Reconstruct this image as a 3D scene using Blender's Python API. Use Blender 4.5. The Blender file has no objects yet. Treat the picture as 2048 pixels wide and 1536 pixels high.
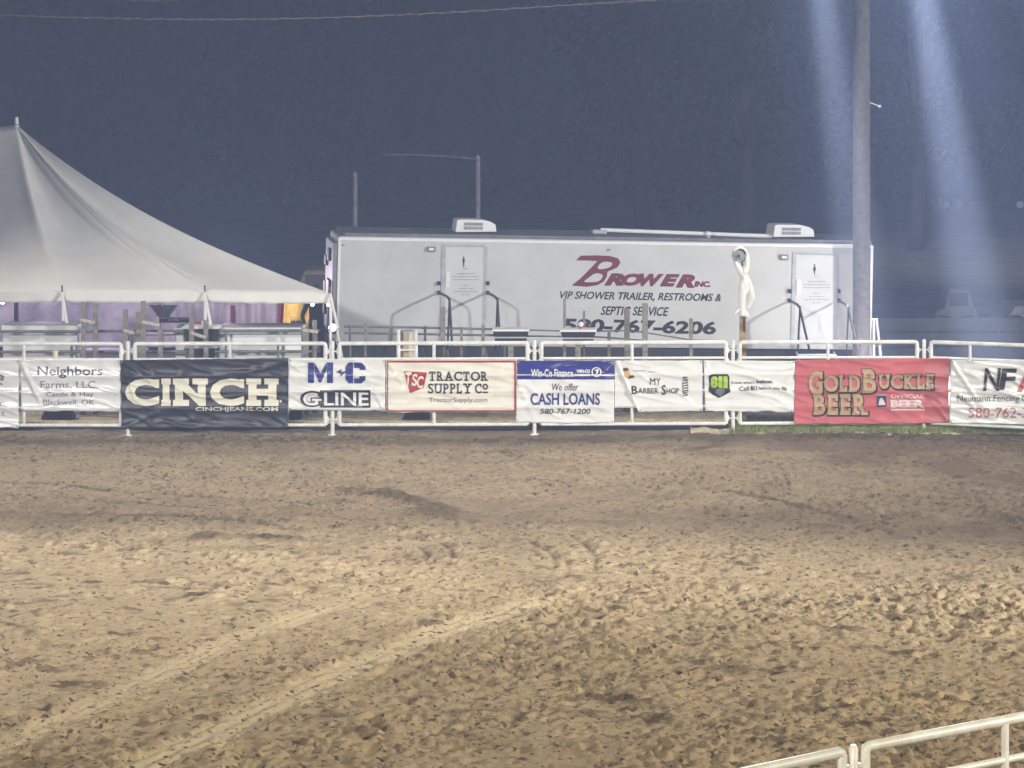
import bpy, bmesh, math, random
import numpy as np
from mathutils import Vector, Matrix, noise as mn

SC = bpy.context.scene
COL = SC.collection
PI = math.pi
# ------------------------------------------------------------------ camera
F, H0, HC = 5200.0, 165.0, 6.3            # focal length in photo pixels, horizon row, eye height (m)
cam_d = bpy.data.cameras.new('camera'); cam = bpy.data.objects.new('camera', cam_d); COL.objects.link(cam)
cam_d.sensor_width = 36; cam_d.lens = 36 * F / 2048; cam_d.shift_y = -(768 - H0) / 2048
cam_d.clip_start = 0.5; cam_d.clip_end = 6000
cam.location = (0, 0, HC); cam.rotation_euler = (PI / 2, 0, 0)
SC.camera = cam
# ------------------------------------------------------------------ world, floodlight from the right, exposure
w = bpy.data.worlds.new('World'); SC.world = w; w.use_nodes = True
wt = w.node_tree; bg = wt.nodes['Background']
bg.inputs['Color'].default_value = (0.46, 0.62, 1.0, 1); bg.inputs['Strength'].default_value = 0.032
SC.view_settings.view_transform = 'Standard'; SC.view_settings.look = 'None'
SC.view_settings.exposure = 0.0; SC.view_settings.gamma = 1.0; SC.view_settings.use_curve_mapping = False
try:
    SC.cycles.volume_step_rate = 4; SC.cycles.max_bounces = 6; SC.cycles.volume_bounces = 1
    SC.cycles.use_denoising = True
except Exception: pass

def lamp(kind, name, loc, energy, color, target=None, size=0.5, spot=60, blend=0.6):
    l = bpy.data.lights.new(name, kind); o = bpy.data.objects.new(name, l); COL.objects.link(o)
    l.energy = energy; l.color = color; o.location = loc
    if kind == 'SPOT': l.spot_size = math.radians(spot); l.spot_blend = blend; l.shadow_soft_size = size
    elif kind == 'AREA': l.size = size
    else: l.shadow_soft_size = size
    if target is not None:
        o.rotation_euler = (Vector(target) - Vector(loc)).to_track_quat('-Z', 'Y').to_euler()
    return o
# arena floodlights outside the frame at right and left, then two added fill lamps
lamp('SPOT', 'flood_and_fill_lamp', (42, 19, 16.5), 120000, (1.0, 0.965, 0.91), (0, 49, 0), 1.0, 44, 0.5)
lamp('SPOT', 'flood_and_fill_lamp', (-20, -3, 17), 88000, (1.0, 0.97, 0.92), (0, 47.5, 0), 1.0, 27, 0.8)
lamp('SPOT', 'flood_and_fill_lamp', (-10, -9, 15), 46000, (1.0, 0.89, 0.67), (1.8, 26, 0), 0.6, 38, 1.0)  # added, brightens the near ground and near fence
lamp('SPOT', 'flood_and_fill_lamp', (34, 12, 11), 70000, (1.0, 0.89, 0.68), (0.5, 26.5, 0), 0.5, 34, 1.0)  # added low side lamp, gives the clods sharper shadows
# lamps of the tall pole beyond the fence and of its twin out of the frame on the left
lamp('SPOT', 'flood_and_fill_lamp', (7.0, 54.3, 13.6), 15000, (1.0, 0.93, 0.80), (0.5, 28, 0), 0.35, 84, 0.9)
lamp('SPOT', 'flood_and_fill_lamp', (-21, 55.5, 14), 20000, (1.0, 0.90, 0.74), (-1, 28, 0), 0.35, 80, 0.9)
# added narrow spots: their shafts in the haze stand in for lens flare
for bx_, tx_, tz_, e_, cone_ in ((5.7, 7.5, .3, 900000, 7.5), (7.6, 9.9, .3, 1300000, 8.0), (8.6, 15.5, 3.0, 900000, 13.0)):
    lamp('SPOT', 'flare_shaft_spot', (bx_, 54.2, 13.7), e_, (1.0, 0.90, 0.80), (tx_, 54.0, tz_), 0.14, cone_, 1.0)
    lamp('SPOT', 'flare_shaft_spot', (bx_, 54.2, 13.7), e_*.05, (0.90, 0.92, 1.0), (tx_+.3, 53.2, tz_), 0.14, 28, 1.0)  # wide halo around each added shaft
lamp('SPOT', 'flood_and_fill_lamp', (9, 62, 14.5), 90000, (0.92, 0.94, 1.0), (16, 80, 13.5), 0.3, 70, 1.0)  # added lamp, only brightens the haze at upper right

# ------------------------------------------------------------------ helpers
def at(px, py, D): return Vector(((px - 1024) * D / F, D, HC - (py - H0) * D / F))
def gnd(px, py):
    D = F * HC / (py - H0); return ((px - 1024) * D / F, D)

def mat(name, color, rough=0.6, metal=0.0, var=0.12, scale=6.0, bump=0.0, bscale=40.0, emit=None, estr=0, alpha=None, spec=None, stain=None):
    m = bpy.data.materials.new(name); m.use_nodes = True
    nt = m.node_tree; N = nt.nodes; L = nt.links; p = N['Principled BSDF']
    p.inputs['Roughness'].default_value = rough; p.inputs['Metallic'].default_value = metal
    if spec is not None: p.inputs['Specular IOR Level'].default_value = spec
    tc = N.new('ShaderNodeTexCoord'); nz = N.new('ShaderNodeTexNoise')
    nz.inputs['Scale'].default_value = scale; nz.inputs['Detail'].default_value = 6; nz.inputs['Roughness'].default_value = 0.65
    L.new(tc.outputs['Object'], nz.inputs['Vector'])
    r = N.new('ShaderNodeValToRGB'); c = color
    c2 = stain if stain else tuple(x * (1 - var * 2.2) for x in c[:3])
    r.color_ramp.elements[0].position = 0.32; r.color_ramp.elements[1].position = 0.62
    r.color_ramp.elements[0].color = (*c2[:3], 1); r.color_ramp.elements[1].color = (*c[:3], 1)
    L.new(nz.outputs['Fac'], r.inputs['Fac']); L.new(r.outputs['Color'], p.inputs['Base Color'])
    if bump:
        n2 = N.new('ShaderNodeTexNoise'); n2.inputs['Scale'].default_value = bscale; n2.inputs['Detail'].default_value = 4
        b = N.new('ShaderNodeBump'); b.inputs['Strength'].default_value = bump; b.inputs['Distance'].default_value = 0.02
        L.new(tc.outputs['Object'], n2.inputs['Vector']); L.new(n2.outputs['Fac'], b.inputs['Height']); L.new(b.outputs['Normal'], p.inputs['Normal'])
    if emit: p.inputs['Emission Color'].default_value = (*emit, 1); p.inputs['Emission Strength'].default_value = estr
    return m

M = {}
M['pipe'] = mat('white_pipe_paint', (0.86, 0.88, 0.88), 0.34, var=0.10, scale=5, stain=(0.66, 0.64, 0.58))
M['white'] = mat('white_paint', (0.84, 0.86, 0.86), 0.45, var=0.05, scale=2)
M['wall'] = mat('trailer_skin', (0.56, 0.57, 0.565), 0.40, var=0.07, scale=0.9)
M['frame'] = mat('door_frame_grey', (0.46, 0.47, 0.50), 0.5)
M['door'] = mat('door_skin', (0.61, 0.62, 0.62), 0.4, var=0.04, scale=1.5)
M['trim'] = mat('grey_trim', (0.42, 0.43, 0.47), 0.5, var=0.1)
M['roof'] = mat('roof_membrane', (0.20, 0.20, 0.235), 0.7, var=0.2, scale=3)
M['black'] = mat('black_paint', (0.012, 0.013, 0.018), 0.45)
M['rubber'] = mat('black_rubber', (0.014, 0.015, 0.022), 0.6, bump=0.2)
M['ink'] = mat('black_ink', (0.018, 0.020, 0.026), 0.35)
M['greyink'] = mat('grey_ink', (0.22, 0.22, 0.23), 0.4)
M['maroon'] = mat('maroon_vinyl', (0.16, 0.018, 0.028), 0.4, var=0.1)
M['blueink'] = mat('blue_ink', (0.020, 0.030, 0.24), 0.33, var=0.2)
M['redink'] = mat('red_ink', (0.42, 0.022, 0.030), 0.4, var=0.1)
M['green'] = mat('lime_ink', (0.45, 0.66, 0.06), 0.35)
M['goldink'] = mat('tan_ink', (0.50, 0.36, 0.20), 0.4, var=0.15)
M['vinyl'] = mat('white_vinyl', (0.80, 0.81, 0.79), 0.26, var=0.05, scale=2, bump=0.08, bscale=12)
M['creamvinyl'] = mat('cream_vinyl', (0.82, 0.79, 0.69), 0.32, var=0.05, scale=2, bump=0.08, bscale=12)
M['cream'] = mat('cream_ink', (0.80, 0.77, 0.62), 0.4, var=0.04)
M['whiteink'] = mat('white_ink', (0.80, 0.80, 0.80), 0.35, var=0.03)
M['darkvinyl'] = mat('black_vinyl', (0.018, 0.021, 0.030), 0.42, var=0.1, scale=2, bump=0.15, bscale=9)
M['redvinyl'] = mat('red_vinyl', (0.56, 0.13, 0.14), 0.42, var=0.10, scale=2, bump=0.08, bscale=9)
M['bluevinyl'] = mat('blue_vinyl', (0.022, 0.03, 0.26), 0.25, var=0.15, scale=3, bump=0.1)
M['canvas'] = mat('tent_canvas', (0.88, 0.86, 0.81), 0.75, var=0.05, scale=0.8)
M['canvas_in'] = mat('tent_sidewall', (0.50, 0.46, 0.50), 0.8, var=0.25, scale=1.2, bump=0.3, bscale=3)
M['wood'] = mat('weathered_wood', (0.30, 0.28, 0.25), 0.85, var=0.25, scale=12, bump=0.4)
M['palewood'] = mat('pale_board', (0.55, 0.50, 0.40), 0.8, var=0.15, scale=9)
M['tanwood'] = mat('tan_deck_board', (0.78, 0.65, 0.44), 0.8, var=0.22, scale=5, bump=0.3)
M['rusty'] = mat('rusty_wood_post', (0.42, 0.30, 0.17), 0.85, var=0.3, scale=9, stain=(0.12, 0.055, 0.03), bump=0.4)
M['steel'] = mat('dull_steel', (0.22, 0.23, 0.23), 0.5, 0.3, var=0.2)
M['polewood'] = mat('utility_pole_wood', (0.10, 0.093, 0.095), 0.9, var=0.25, scale=7, bump=0.4, bscale=15)
M['ac'] = mat('air_unit_plastic', (0.80, 0.80, 0.80), 0.4, var=0.03)
M['cloth'] = mat('white_plastic_wrap', (0.84, 0.84, 0.82), 0.3, var=0.04, bump=0.3, bscale=14)
M['glass'] = mat('lamp_glass', (0.45, 0.50, 0.52), 0.15, var=0.2, scale=14)
M['yellow'] = mat('yellow_banner', (0.90, 0.62, 0.10), 0.6, var=0.15)
M['darkred'] = mat('dark_red_cloth', (0.20, 0.02, 0.06), 0.7)
M['barrel'] = mat('cream_barrel', (0.62, 0.53, 0.38), 0.5, var=0.15)
M['leaf'] = mat('leaves', (0.013, 0.018, 0.012), 0.95, var=0.3, scale=0.8, spec=0.0)
M['bark'] = mat('bark', (0.025, 0.022, 0.02), 0.95, var=0.2)
M['darkwall'] = mat('dark_wall', (0.035, 0.04, 0.05), 0.9, var=0.2)
M['jacket'] = mat('dark_jacket', (0.02, 0.02, 0.03), 0.8)
M['jeans'] = mat('dark_jeans', (0.03, 0.035, 0.06), 0.85)
M['skin'] = mat('skin', (0.45, 0.28, 0.20), 0.6, var=0.05)
M['hair'] = mat('hair', (0.03, 0.02, 0.015), 0.7)
M['bulb'] = mat('bulb_glow', (0.9, 0.9, 1.0), 0.4, emit=(1.0, 0.97, 1.0), estr=9)
M['bluebulb'] = mat('blue_bulb_glow', (0.5, 0.4, 1.0), 0.4, emit=(0.75, 0.55, 1.0), estr=7)
M['grass'] = mat('grass_blades', (0.34, 0.40, 0.13), 0.8, var=0.25, scale=2)
M['pinktrim'] = mat('reddish_plastic', (0.5, 0.04, 0.06), 0.5)

M['ladder'] = mat('dull_aluminium', (0.07, 0.075, 0.09), 0.6)
def linkmesh(name, me, m, parent=None, label=None, cat=None, group=None, kind=None, smooth=False):
    if m is not None and not me.materials: me.materials.append(m)
    if smooth:
        for p in me.polygons: p.use_smooth = True
    o = bpy.data.objects.new(name, me); COL.objects.link(o)
    if parent is not None: o.parent = parent
    if label: o['label'] = label
    if cat: o['category'] = cat
    if group: o['group'] = group
    if kind: o['kind'] = kind
    return o
def thing(name, loc, label, cat, group=None, rz=0):
    o = bpy.data.objects.new(name, None); COL.objects.link(o); o.location = loc; o.rotation_euler = (0, 0, rz)
    o.empty_display_size = 0.1
    o['label'] = label; o['category'] = cat
    if group: o['group'] = group
    return o
def rebase(me, parent):
    """mesh made in world coordinates -> parent's local coordinates"""
    if parent is not None:
        Mx = Matrix.LocRotScale(parent.location, parent.rotation_euler, None).inverted()
        me.transform(Mx)
class MB:
    def __init__(s): s.v = []; s.f = []; s.sm = []
    def quad_mesh(s, vs, fs, smooth=False):
        b = len(s.v); s.v += [tuple(x) for x in vs]; s.f += [[b + i for i in f] for f in fs]; s.sm += [smooth] * len(fs)
    def box(s, lo, hi, mx=None):
        x0, y0, z0 = lo; x1, y1, z1 = hi
        vs = [Vector(p) for p in ((x0,y0,z0),(x1,y0,z0),(x1,y1,z0),(x0,y1,z0),(x0,y0,z1),(x1,y0,z1),(x1,y1,z1),(x0,y1,z1))]
        if mx is not None: vs = [mx @ v for v in vs]
        s.quad_mesh(vs, [(0,3,2,1),(4,5,6,7),(0,1,5,4),(1,2,6,5),(2,3,7,6),(3,0,4,7)])
    def bar(s, a, b, wd, th, up=(0, 0, 1)):
        a = Vector(a); b = Vector(b); z = (b - a); L = z.length; z.normalize(); u = Vector(up)
        if abs(z.dot(u)) > 0.95: u = Vector((0, 1, 0))
        x = u.cross(z).normalized(); y = z.cross(x)
        mx = Matrix((x, y, z)).transposed().to_4x4(); mx.translation = a
        s.box((-wd/2, -th/2, 0), (wd/2, th/2, L), mx)
    def tube(s, pts, r, n=10, cap=True):
        pts = [Vector(p) for p in pts]; rr = r if isinstance(r, (list, tuple)) else [r] * len(pts)
        rings = []; prev = None
        for i, p in enumerate(pts):
            t = ((pts[i+1] - p) if i == 0 else (p - pts[i-1]) if i == len(pts)-1 else (pts[i+1] - pts[i-1])).normalized()
            if prev is None:
                u = Vector((0,0,1)) if abs(t.z) < 0.9 else Vector((0,1,0)); x = u.cross(t).normalized()
            else:
                x = (prev - t * prev.dot(t)).normalized()
            prev = x; y = t.cross(x)
            rings.append([p + (x * math.cos(2*PI*k/n) + y * math.sin(2*PI*k/n)) * rr[i] for k in range(n)])
        vs = [v for r_ in rings for v in r_]; fs = []
        for i in range(len(rings)-1):
            for k in range(n): fs.append((i*n+k, i*n+(k+1)%n, (i+1)*n+(k+1)%n, (i+1)*n+k))
        s.quad_mesh(vs, fs, True)
        if cap: s.quad_mesh(rings[0], [tuple(range(n))[::-1]]); s.quad_mesh(rings[-1], [tuple(range(n))])
    def lathe(s, c, prof, n=20):
        c = Vector(c); vs = []; fs = []
        for r, z in prof:
            for k in range(n): vs.append(c + Vector((r*math.cos(2*PI*k/n), r*math.sin(2*PI*k/n), z)))
        for i in range(len(prof)-1):
            for k in range(n): fs.append((i*n+k, i*n+(k+1)%n, (i+1)*n+(k+1)%n, (i+1)*n+k))
        s.quad_mesh(vs, fs, True)
        s.quad_mesh(vs[:n], [tuple(range(n))[::-1]]); s.quad_mesh(vs[-n:], [tuple(range(n))])
    def ball(s, c, r, n=12, m=8, sc=(1,1,1)):
        c = Vector(c); vs = []; fs = []
        for i in range(m+1):
            a = PI*i/m
            for k in range(n): vs.append(c + Vector((r*sc[0]*math.sin(a)*math.cos(2*PI*k/n), r*sc[1]*math.sin(a)*math.sin(2*PI*k/n), r*sc[2]*math.cos(a))))
        for i in range(m):
            for k in range(n): fs.append((i*n+k, (i+1)*n+k, (i+1)*n+(k+1)%n, i*n+(k+1)%n))
        s.quad_mesh(vs, fs, True)
    def build(s, name, m, parent=None, bevel=0, **kw):
        me = bpy.data.meshes.new(name); me.from_pydata(s.v, [], s.f)
        me.polygons.foreach_set('use_smooth', s.sm); me.update()
        rebase(me, parent)
        o = linkmesh(name, me, m, parent, **kw)
        if bevel:
            b = o.modifiers.new('bevel', 'BEVEL'); b.width = bevel; b.segments = 2; b.limit_method = 'ANGLE'
        return o

# ------------------------------------------------------------------ ground
rng = np.random.default_rng(7); random.seed(7)
def vnoise(X, Y, cell, seed):
    r = np.random.default_rng(seed); n = 512
    g = r.random((n, n)).astype(np.float32)
    x = X / cell; y = Y / cell; xi = np.floor(x).astype(int); yi = np.floor(y).astype(int)
    fx = (x - xi); fy = (y - yi); fx = fx*fx*(3-2*fx); fy = fy*fy*(3-2*fy)
    a = g[xi % n, yi % n]; b = g[(xi+1) % n, yi % n]; c = g[xi % n, (yi+1) % n]; dd = g[(xi+1) % n, (yi+1) % n]
    return (a*(1-fx)+b*fx)*(1-fy) + (c*(1-fx)+dd*fx)*fy
def polydist(X, Y, pts):
    best = np.full(X.shape, 1e9, np.float32); side = np.zeros(X.shape, np.float32)
    for (ax, ay), (bx, by) in zip(pts[:-1], pts[1:]):
        dx, dy = bx-ax, by-ay; L2 = dx*dx+dy*dy
        t = np.clip(((X-ax)*dx+(Y-ay)*dy)/L2, 0, 1)
        qx = X-(ax+t*dx); qy = Y-(ay+t*dy); dist = np.hypot(qx, qy)
        sg = np.where(qx*dy-qy*dx > 0, dist, -dist)
        m_ = dist < best; best = np.where(m_, dist, best); side = np.where(m_, sg, side)
    return best, side
def smooth_path(pts, it=2):
    for _ in range(it):
        q = [pts[0]]
        for a, b in zip(pts[:-1], pts[1:]):
            q.append((a[0]*.75+b[0]*.25, a[1]*.75+b[1]*.25)); q.append((a[0]*.25+b[0]*.75, a[1]*.25+b[1]*.75))
        q.append(pts[-1]); pts = q
    return pts
X0, X1, Y0, Y1 = -11.0, 11.2, 17.0, 47.05
xs_ = np.arange(X0, X1, .0225); ys_ = [Y0]
while ys_[-1] < Y1: ys_.append(ys_[-1]+(.026 if ys_[-1] < 34 else .032))
ys_ = np.array(ys_); nx = len(xs_); ny = len(ys_)
gx, gy = np.meshgrid(xs_, ys_); gx = gx.ravel(); gy = gy.ravel()
wx = gx + 0.12*(vnoise(gx, gy, 0.5, 11)-.5); wy = gy + 0.12*(vnoise(gx, gy, 0.5, 12)-.5)
rough_map = np.clip(0.55 + 1.3*(vnoise(gx, gy, 2.6, 31)-.5) + 0.6*(vnoise(gx, gy, 0.9, 32)-.5), 0.15, 1.3)
z = 0.035*(vnoise(gx, gy, 1.7, 1)-.5) + 0.050*(vnoise(gx, gy, 0.6, 2)-.5)
clod = 1-np.abs(2*vnoise(wx, wy, 0.23, 3)-1)
clod2 = 1-np.abs(2*vnoise(wx, wy, 0.12, 4)-1)
fine = vnoise(gx, gy, 0.07, 5)-.5
clod3 = vnoise(wx*1.0+3, wy, 0.085, 6); chip = np.clip((clod3-.52)*3.2, 0, 1)
clod4 = vnoise(wx+7, wy+2, 0.15, 8); lump = np.clip((clod4-.58)*3.4, 0, 1)
nearf = np.clip((40-gy)/10, 0, 1)
z += rough_map*(0.026*(clod-.6) + 0.026*(clod2-.6) + 0.034*chip*(1-.25*nearf) + 0.018*lump + 0.030*np.clip((vnoise(wx*1.0, wy, .052, 9)-.5)*3, 0, 1)*nearf) + 0.024*fine*rough_map
# hoof pits
Z = z.reshape(ny, nx); pit = np.zeros_like(Z)
for k in range(9500):
    px_ = rng.uniform(X0+.3, X1-.3); py_ = rng.uniform(Y0+.3, Y1-.6); rr = rng.uniform(0.05, 0.115); dp = rng.uniform(0.02, 0.075)
    dens = 0.5 + 1.6*(mn.noise(Vector((px_*.35, py_*.35, 3.1)))) 
    if rng.random() > dens+.3: continue
    i0 = int(np.searchsorted(ys_, py_)); j0 = int((px_-X0)/.0225); R = 9
    i = np.arange(max(0, i0-R), min(ny, i0+R+1)); j = np.arange(max(0, j0-R), min(nx, j0+R+1))
    JJ, II = np.meshgrid(j, i); ex = (xs_[JJ]-px_); ey = (ys_[II]-py_)
    a = rng.uniform(0, PI); c_, s_ = math.cos(a), math.sin(a)
    q = ((ex*c_+ey*s_)/rr)**2 + ((-ex*s_+ey*c_)/(rr*.7))**2
    g = np.exp(-q*1.1); ring = np.exp(-(np.sqrt(q)-1.5)**2*3)
    Z[np.ix_(i, j)] += -dp*g + dp*.32*ring; pit[np.ix_(i, j)] = np.maximum(pit[np.ix_(i, j)], g)
z = Z.ravel()
G = lambda L: smooth_path([gnd(*p) for p in L])
trA = G([(100,1610),(300,1536),(430,1475),(640,1370),(860,1275),(1060,1212),(1150,1172),(1198,1128),(1170,1098),(1090,1080)])
trB = G([(-160,1570),(0,1500),(160,1425),(340,1345),(440,1290),(640,1222),(830,1160),(912,1118),(890,1088),(800,1070)])
dry = np.zeros_like(z)
for path, wd, st_ in ((trA, 0.29, .92), (trB, 0.23, .72)):
    dd_, sd_ = polydist(gx, gy, path)
    far = np.clip((gy-30.2)/2.6, 0, 1)
    m_ = np.clip(2.6*(1.12-dd_/wd*(1+.45*(vnoise(gx, gy, .15, 78)-.5))), 0, 1)*(1-0.9*far)*(np.clip(0.45+1.3*vnoise(gx, gy, .7, 77)*(.4+vnoise(gx,gy,.2,79)), 0, 1)); m_ = m_*m_*(3-2*m_)
    tread = 0.011*np.cos(sd_/wd*PI*3.2)*m_ + 0.005*np.exp(-((dd_-wd*1.15)/.05)**2)*(1-far)*(.4+vnoise(gx, gy, .2, 80)) - .02*m_*np.clip(vnoise(gx, gy, .13, 81)*3-2, 0, 1)
    z = z*(1-.78*m_*st_) - 0.012*m_ + tread*st_; dry = np.maximum(dry, m_*st_)
damp_shade = np.zeros_like(z)
for path, wd, hh in ((G([(720,985),(770,995),(860,1012),(905,1038)]), .30, .05),
                     (G([(-60,960),(120,968),(300,985),(520,1003),(700,1010)]), .07, -.05), (G([(-60,985),(200,1000),(420,1020)]), .06, -.045),
                     (G([(-60,1020),(160,1028),(420,1035),(600,1060)]), .09, -.04), (G([(320,1085),(460,1075),(620,1080)]), .2, .03),
                     (G([(1290,965),(1500,985),(1700,1040)]), .1, -.03)):
    dd_, sd_ = polydist(gx, gy, path); m_ = np.exp(-(dd_/wd)**2)*np.clip(vnoise(gx, gy, .35, 91)*1.9-.15, 0, 1.3)
    z += hh*m_*(1+1.2*(clod2-.5)); damp_shade = np.maximum(damp_shade, m_*.75)
for pts_ in ([(800,1058),(850,1070),(900,1092),(908,1122),(882,1146)], [(792,1095),(812,1108),(821,1128)], [(838,1092),(856,1108),(862,1132)], [(1140,1070),(1170,1086),(1196,1114),(1186,1150)],
             [(1060,1080),(1095,1098),(1115,1124),(1108,1142)], [(1092,1088),(1122,1104),(1139,1130),(1130,1158)], [(1068,1200),(1120,1178),(1160,1160)], [(700,1188),(800,1160),(860,1140)]):
    dd_, sd_ = polydist(gx, gy, smooth_path([gnd(*p) for p in pts_])); m_ = np.exp(-(dd_/.045)**2)*np.clip(vnoise(gx, gy, .2, 92)*2.2-.4, 0, 1); z += -.032*m_ + .010*np.exp(-((dd_-.13)/.05)**2); damp_shade = np.maximum(damp_shade, m_*.65)  # scuff grooves also darkened along their own lines
# banner shadow put into the colour along the far fence, greyer wet ground to the right, pale dusty ground nearer
big = vnoise(gx, gy, 3.1, 41); mid = vnoise(gx, gy, 0.8, 42)
band = np.clip((gy-43.6+1.4*(mid-.5))/1.2, 0, 1)
band2 = np.clip(1-np.abs(gy-37.0+2.0*(big-.5)+gx*.10)/2.3, 0, 1)
right = np.clip((gx-1.0)/6.0, 0, 1)*np.clip((gy-31.5-1.5*(big-.5))/4, 0, 1)
nearp = np.clip((26.6+1.6*(big-.5)-gy)/2.5, 0, 1)*np.clip((gx+3.5)/4, 0, 1)
patch = np.clip((big*.6+mid*.4-.52)*3.4, 0, 1)
damp_shade = np.clip(damp_shade + .25*band + .42*np.clip((gy-34.5-1.2*(big-.5))/4.5, 0, 1) + .42*band2 + .38*right + .30*nearp + .28*patch + .25*(vnoise(gx, gy, .3, 43)-.5), 0, 1)  # far half and near right darkened as well
spots = np.zeros_like(z)
for (sx, sy, sr) in [(385,1190,.16),(362,1312,.13),(225,1272,.16),(140,1370,.22),(90,1415,.15),(1690,1258,.17),(1800,1302,.16),(1240,1400,.2),(1300,1440,.18),(1560,1490,.25),(1700,1445,.18),(1380,1290,.12),(1235,1220,.12),(1660,1418,.15),(1850,1395,.15),(1480,1132,.12),(190,1165,.12),(320,1165,.12)]:
    cx, cy = gnd(sx, sy); q = np.hypot((gx-cx)/1.5, gy-cy)/sr; spots = np.maximum(spots, np.clip(1.6-q*1.2-1.5*(vnoise(gx, gy, .09, 55)-.3), 0, 1))
spots = np.maximum(spots, .8*lump*np.clip((vnoise(gx, gy, .5, 63)-.45)*4, 0, 1))
spots = np.maximum(spots, np.clip((vnoise(wx, wy, .13, 61)*.6+vnoise(gx, gy, .45, 62)*.5-.78)*6, 0, 1)*.75)  # moist clods, plus dark specks painting in the shade on clods
damp_shade = np.clip(np.maximum(damp_shade*(1-.85*dry), spots*1.0*(1-dry)), 0, 1)
rim = np.clip((gy-46.35)/.4, 0, 1); z = z*(1-.8*rim) + .02*rim
z = np.where(gy > 46.9, z-.06, z)
co = np.stack([gx, gy, z], 1).astype(np.float32)
idx = np.arange(nx*ny).reshape(ny, nx)
quads = np.stack([idx[:-1,:-1], idx[:-1,1:], idx[1:,1:], idx[1:,:-1]], -1).reshape(-1, 4)
me = bpy.data.meshes.new('arena_dirt'); me.vertices.add(len(co)); me.vertices.foreach_set('co', co.ravel())
me.loops.add(quads.size); me.loops.foreach_set('vertex_index', quads.ravel().astype(np.int32))
me.polygons.add(len(quads)); me.polygons.foreach_set('loop_start', np.arange(0, quads.size, 4, dtype=np.int32))
me.polygons.foreach_set('loop_total', np.full(len(quads), 4, np.int32)); me.polygons.foreach_set('use_smooth', np.ones(len(quads), bool))
me.update(calc_edges=True)
for nm, arr in (('damp_shade', damp_shade), ('dry', dry)):
    a = me.attributes.new(nm, 'FLOAT', 'POINT'); a.data.foreach_set('value', arr.astype(np.float32))
dm = bpy.data.materials.new('churned_arena_dirt'); dm.use_nodes = True
N = dm.node_tree.nodes; L = dm.node_tree.links; P = N['Principled BSDF']; P.inputs['Roughness'].default_value = .95; P.inputs['Specular IOR Level'].default_value = .15
def rgbmix(a, b, fac):
    m = N.new('ShaderNodeMix'); m.data_type = 'RGBA'
    for sock, v in ((m.inputs[6], a), (m.inputs[7], b)):
        if isinstance(v, tuple): sock.default_value = (*v, 1)
        else: L.new(v, sock)
    L.new(fac, m.inputs[0]); return m.outputs[2]
tc = N.new('ShaderNodeTexCoord')
def nzn(sc, det=6, rg=.65):
    n = N.new('ShaderNodeTexNoise'); n.inputs['Scale'].default_value = sc; n.inputs['Detail'].default_value = det; n.inputs['Roughness'].default_value = rg
    L.new(tc.outputs['Object'], n.inputs['Vector']); return n.outputs['Fac']
def ramp(s, a, b):
    r = N.new('ShaderNodeMapRange'); r.inputs['From Min'].default_value = a; r.inputs['From Max'].default_value = b; L.new(s, r.inputs['Value']); return r.outputs['Result']
ad = N.new('ShaderNodeAttribute'); ad.attribute_name = 'damp_shade'; ay = N.new('ShaderNodeAttribute'); ay.attribute_name = 'dry'
base = rgbmix((0.49, 0.38, 0.24), (0.62, 0.495, 0.315), ramp(nzn(9), .35, .65))
base = rgbmix(base, (0.175, 0.130, 0.085), ad.outputs['Fac'])
base = rgbmix(base, (0.74, 0.61, 0.40), ramp(ay.outputs['Fac'], .05, .95))
sp = ramp(nzn(38, 3), .60, .72); mm = N.new('ShaderNodeMath'); mm.operation = 'MULTIPLY'; mm.inputs[1].default_value = .5; L.new(sp, mm.inputs[0])
base = rgbmix(base, (0.13, 0.10, 0.085), mm.outputs[0])
for sc_, lo_, hi_, k_ in ((8.5, .615, .66, .85), (15, .61, .66, .8), (4.2, .64, .69, .6)):   # dark specks that put the shade on clods into the colour
    q_ = ramp(nzn(sc_, 3, .55), lo_, hi_); m2 = N.new('ShaderNodeMath'); m2.operation = 'MULTIPLY'; m2.inputs[1].default_value = k_; L.new(q_, m2.inputs[0])
    base = rgbmix(base, (0.085, 0.065, 0.055), m2.outputs[0])
L.new(base, P.inputs['Base Color'])
b = N.new('ShaderNodeBump'); b.inputs['Strength'].default_value = 1.0; b.inputs['Distance'].default_value = .03
L.new(nzn(34, 5, .75), b.inputs['Height']); L.new(b.outputs['Normal'], P.inputs['Normal'])
linkmesh('arena_dirt', me, dm, kind='structure')
# the wide ground sheet under and around everything
gm = mat('ground_gravel', (0.16, 0.145, 0.12), .95, var=.2, scale=.8, bump=.5, bscale=8)
g = MB(); n = 40
vs = []; fs = []
for j in range(n+1):
    for i in range(n+1):
        u = (i/n*2-1); v = (j/n*2-1); X = 1500*u*abs(u)**1.5; Y = 60+1500*v*abs(v)**1.5
        vs.append((X, Y, -.20 if (abs(X) < 11.4 and 17.2 < Y < 46.8) else -.06))
for j in range(n):
    for i in range(n): fs.append((j*(n+1)+i, j*(n+1)+i+1, (j+1)*(n+1)+i+1, (j+1)*(n+1)+i))
g = MB(); 
g.quad_mesh([(-1500,-1500,-.16),(1500,-1500,-.16),(1500,1500,-.16),(-1500,1500,-.16)], [(0,1,2,3)])
g.build('ground', gm, kind='structure')
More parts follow.
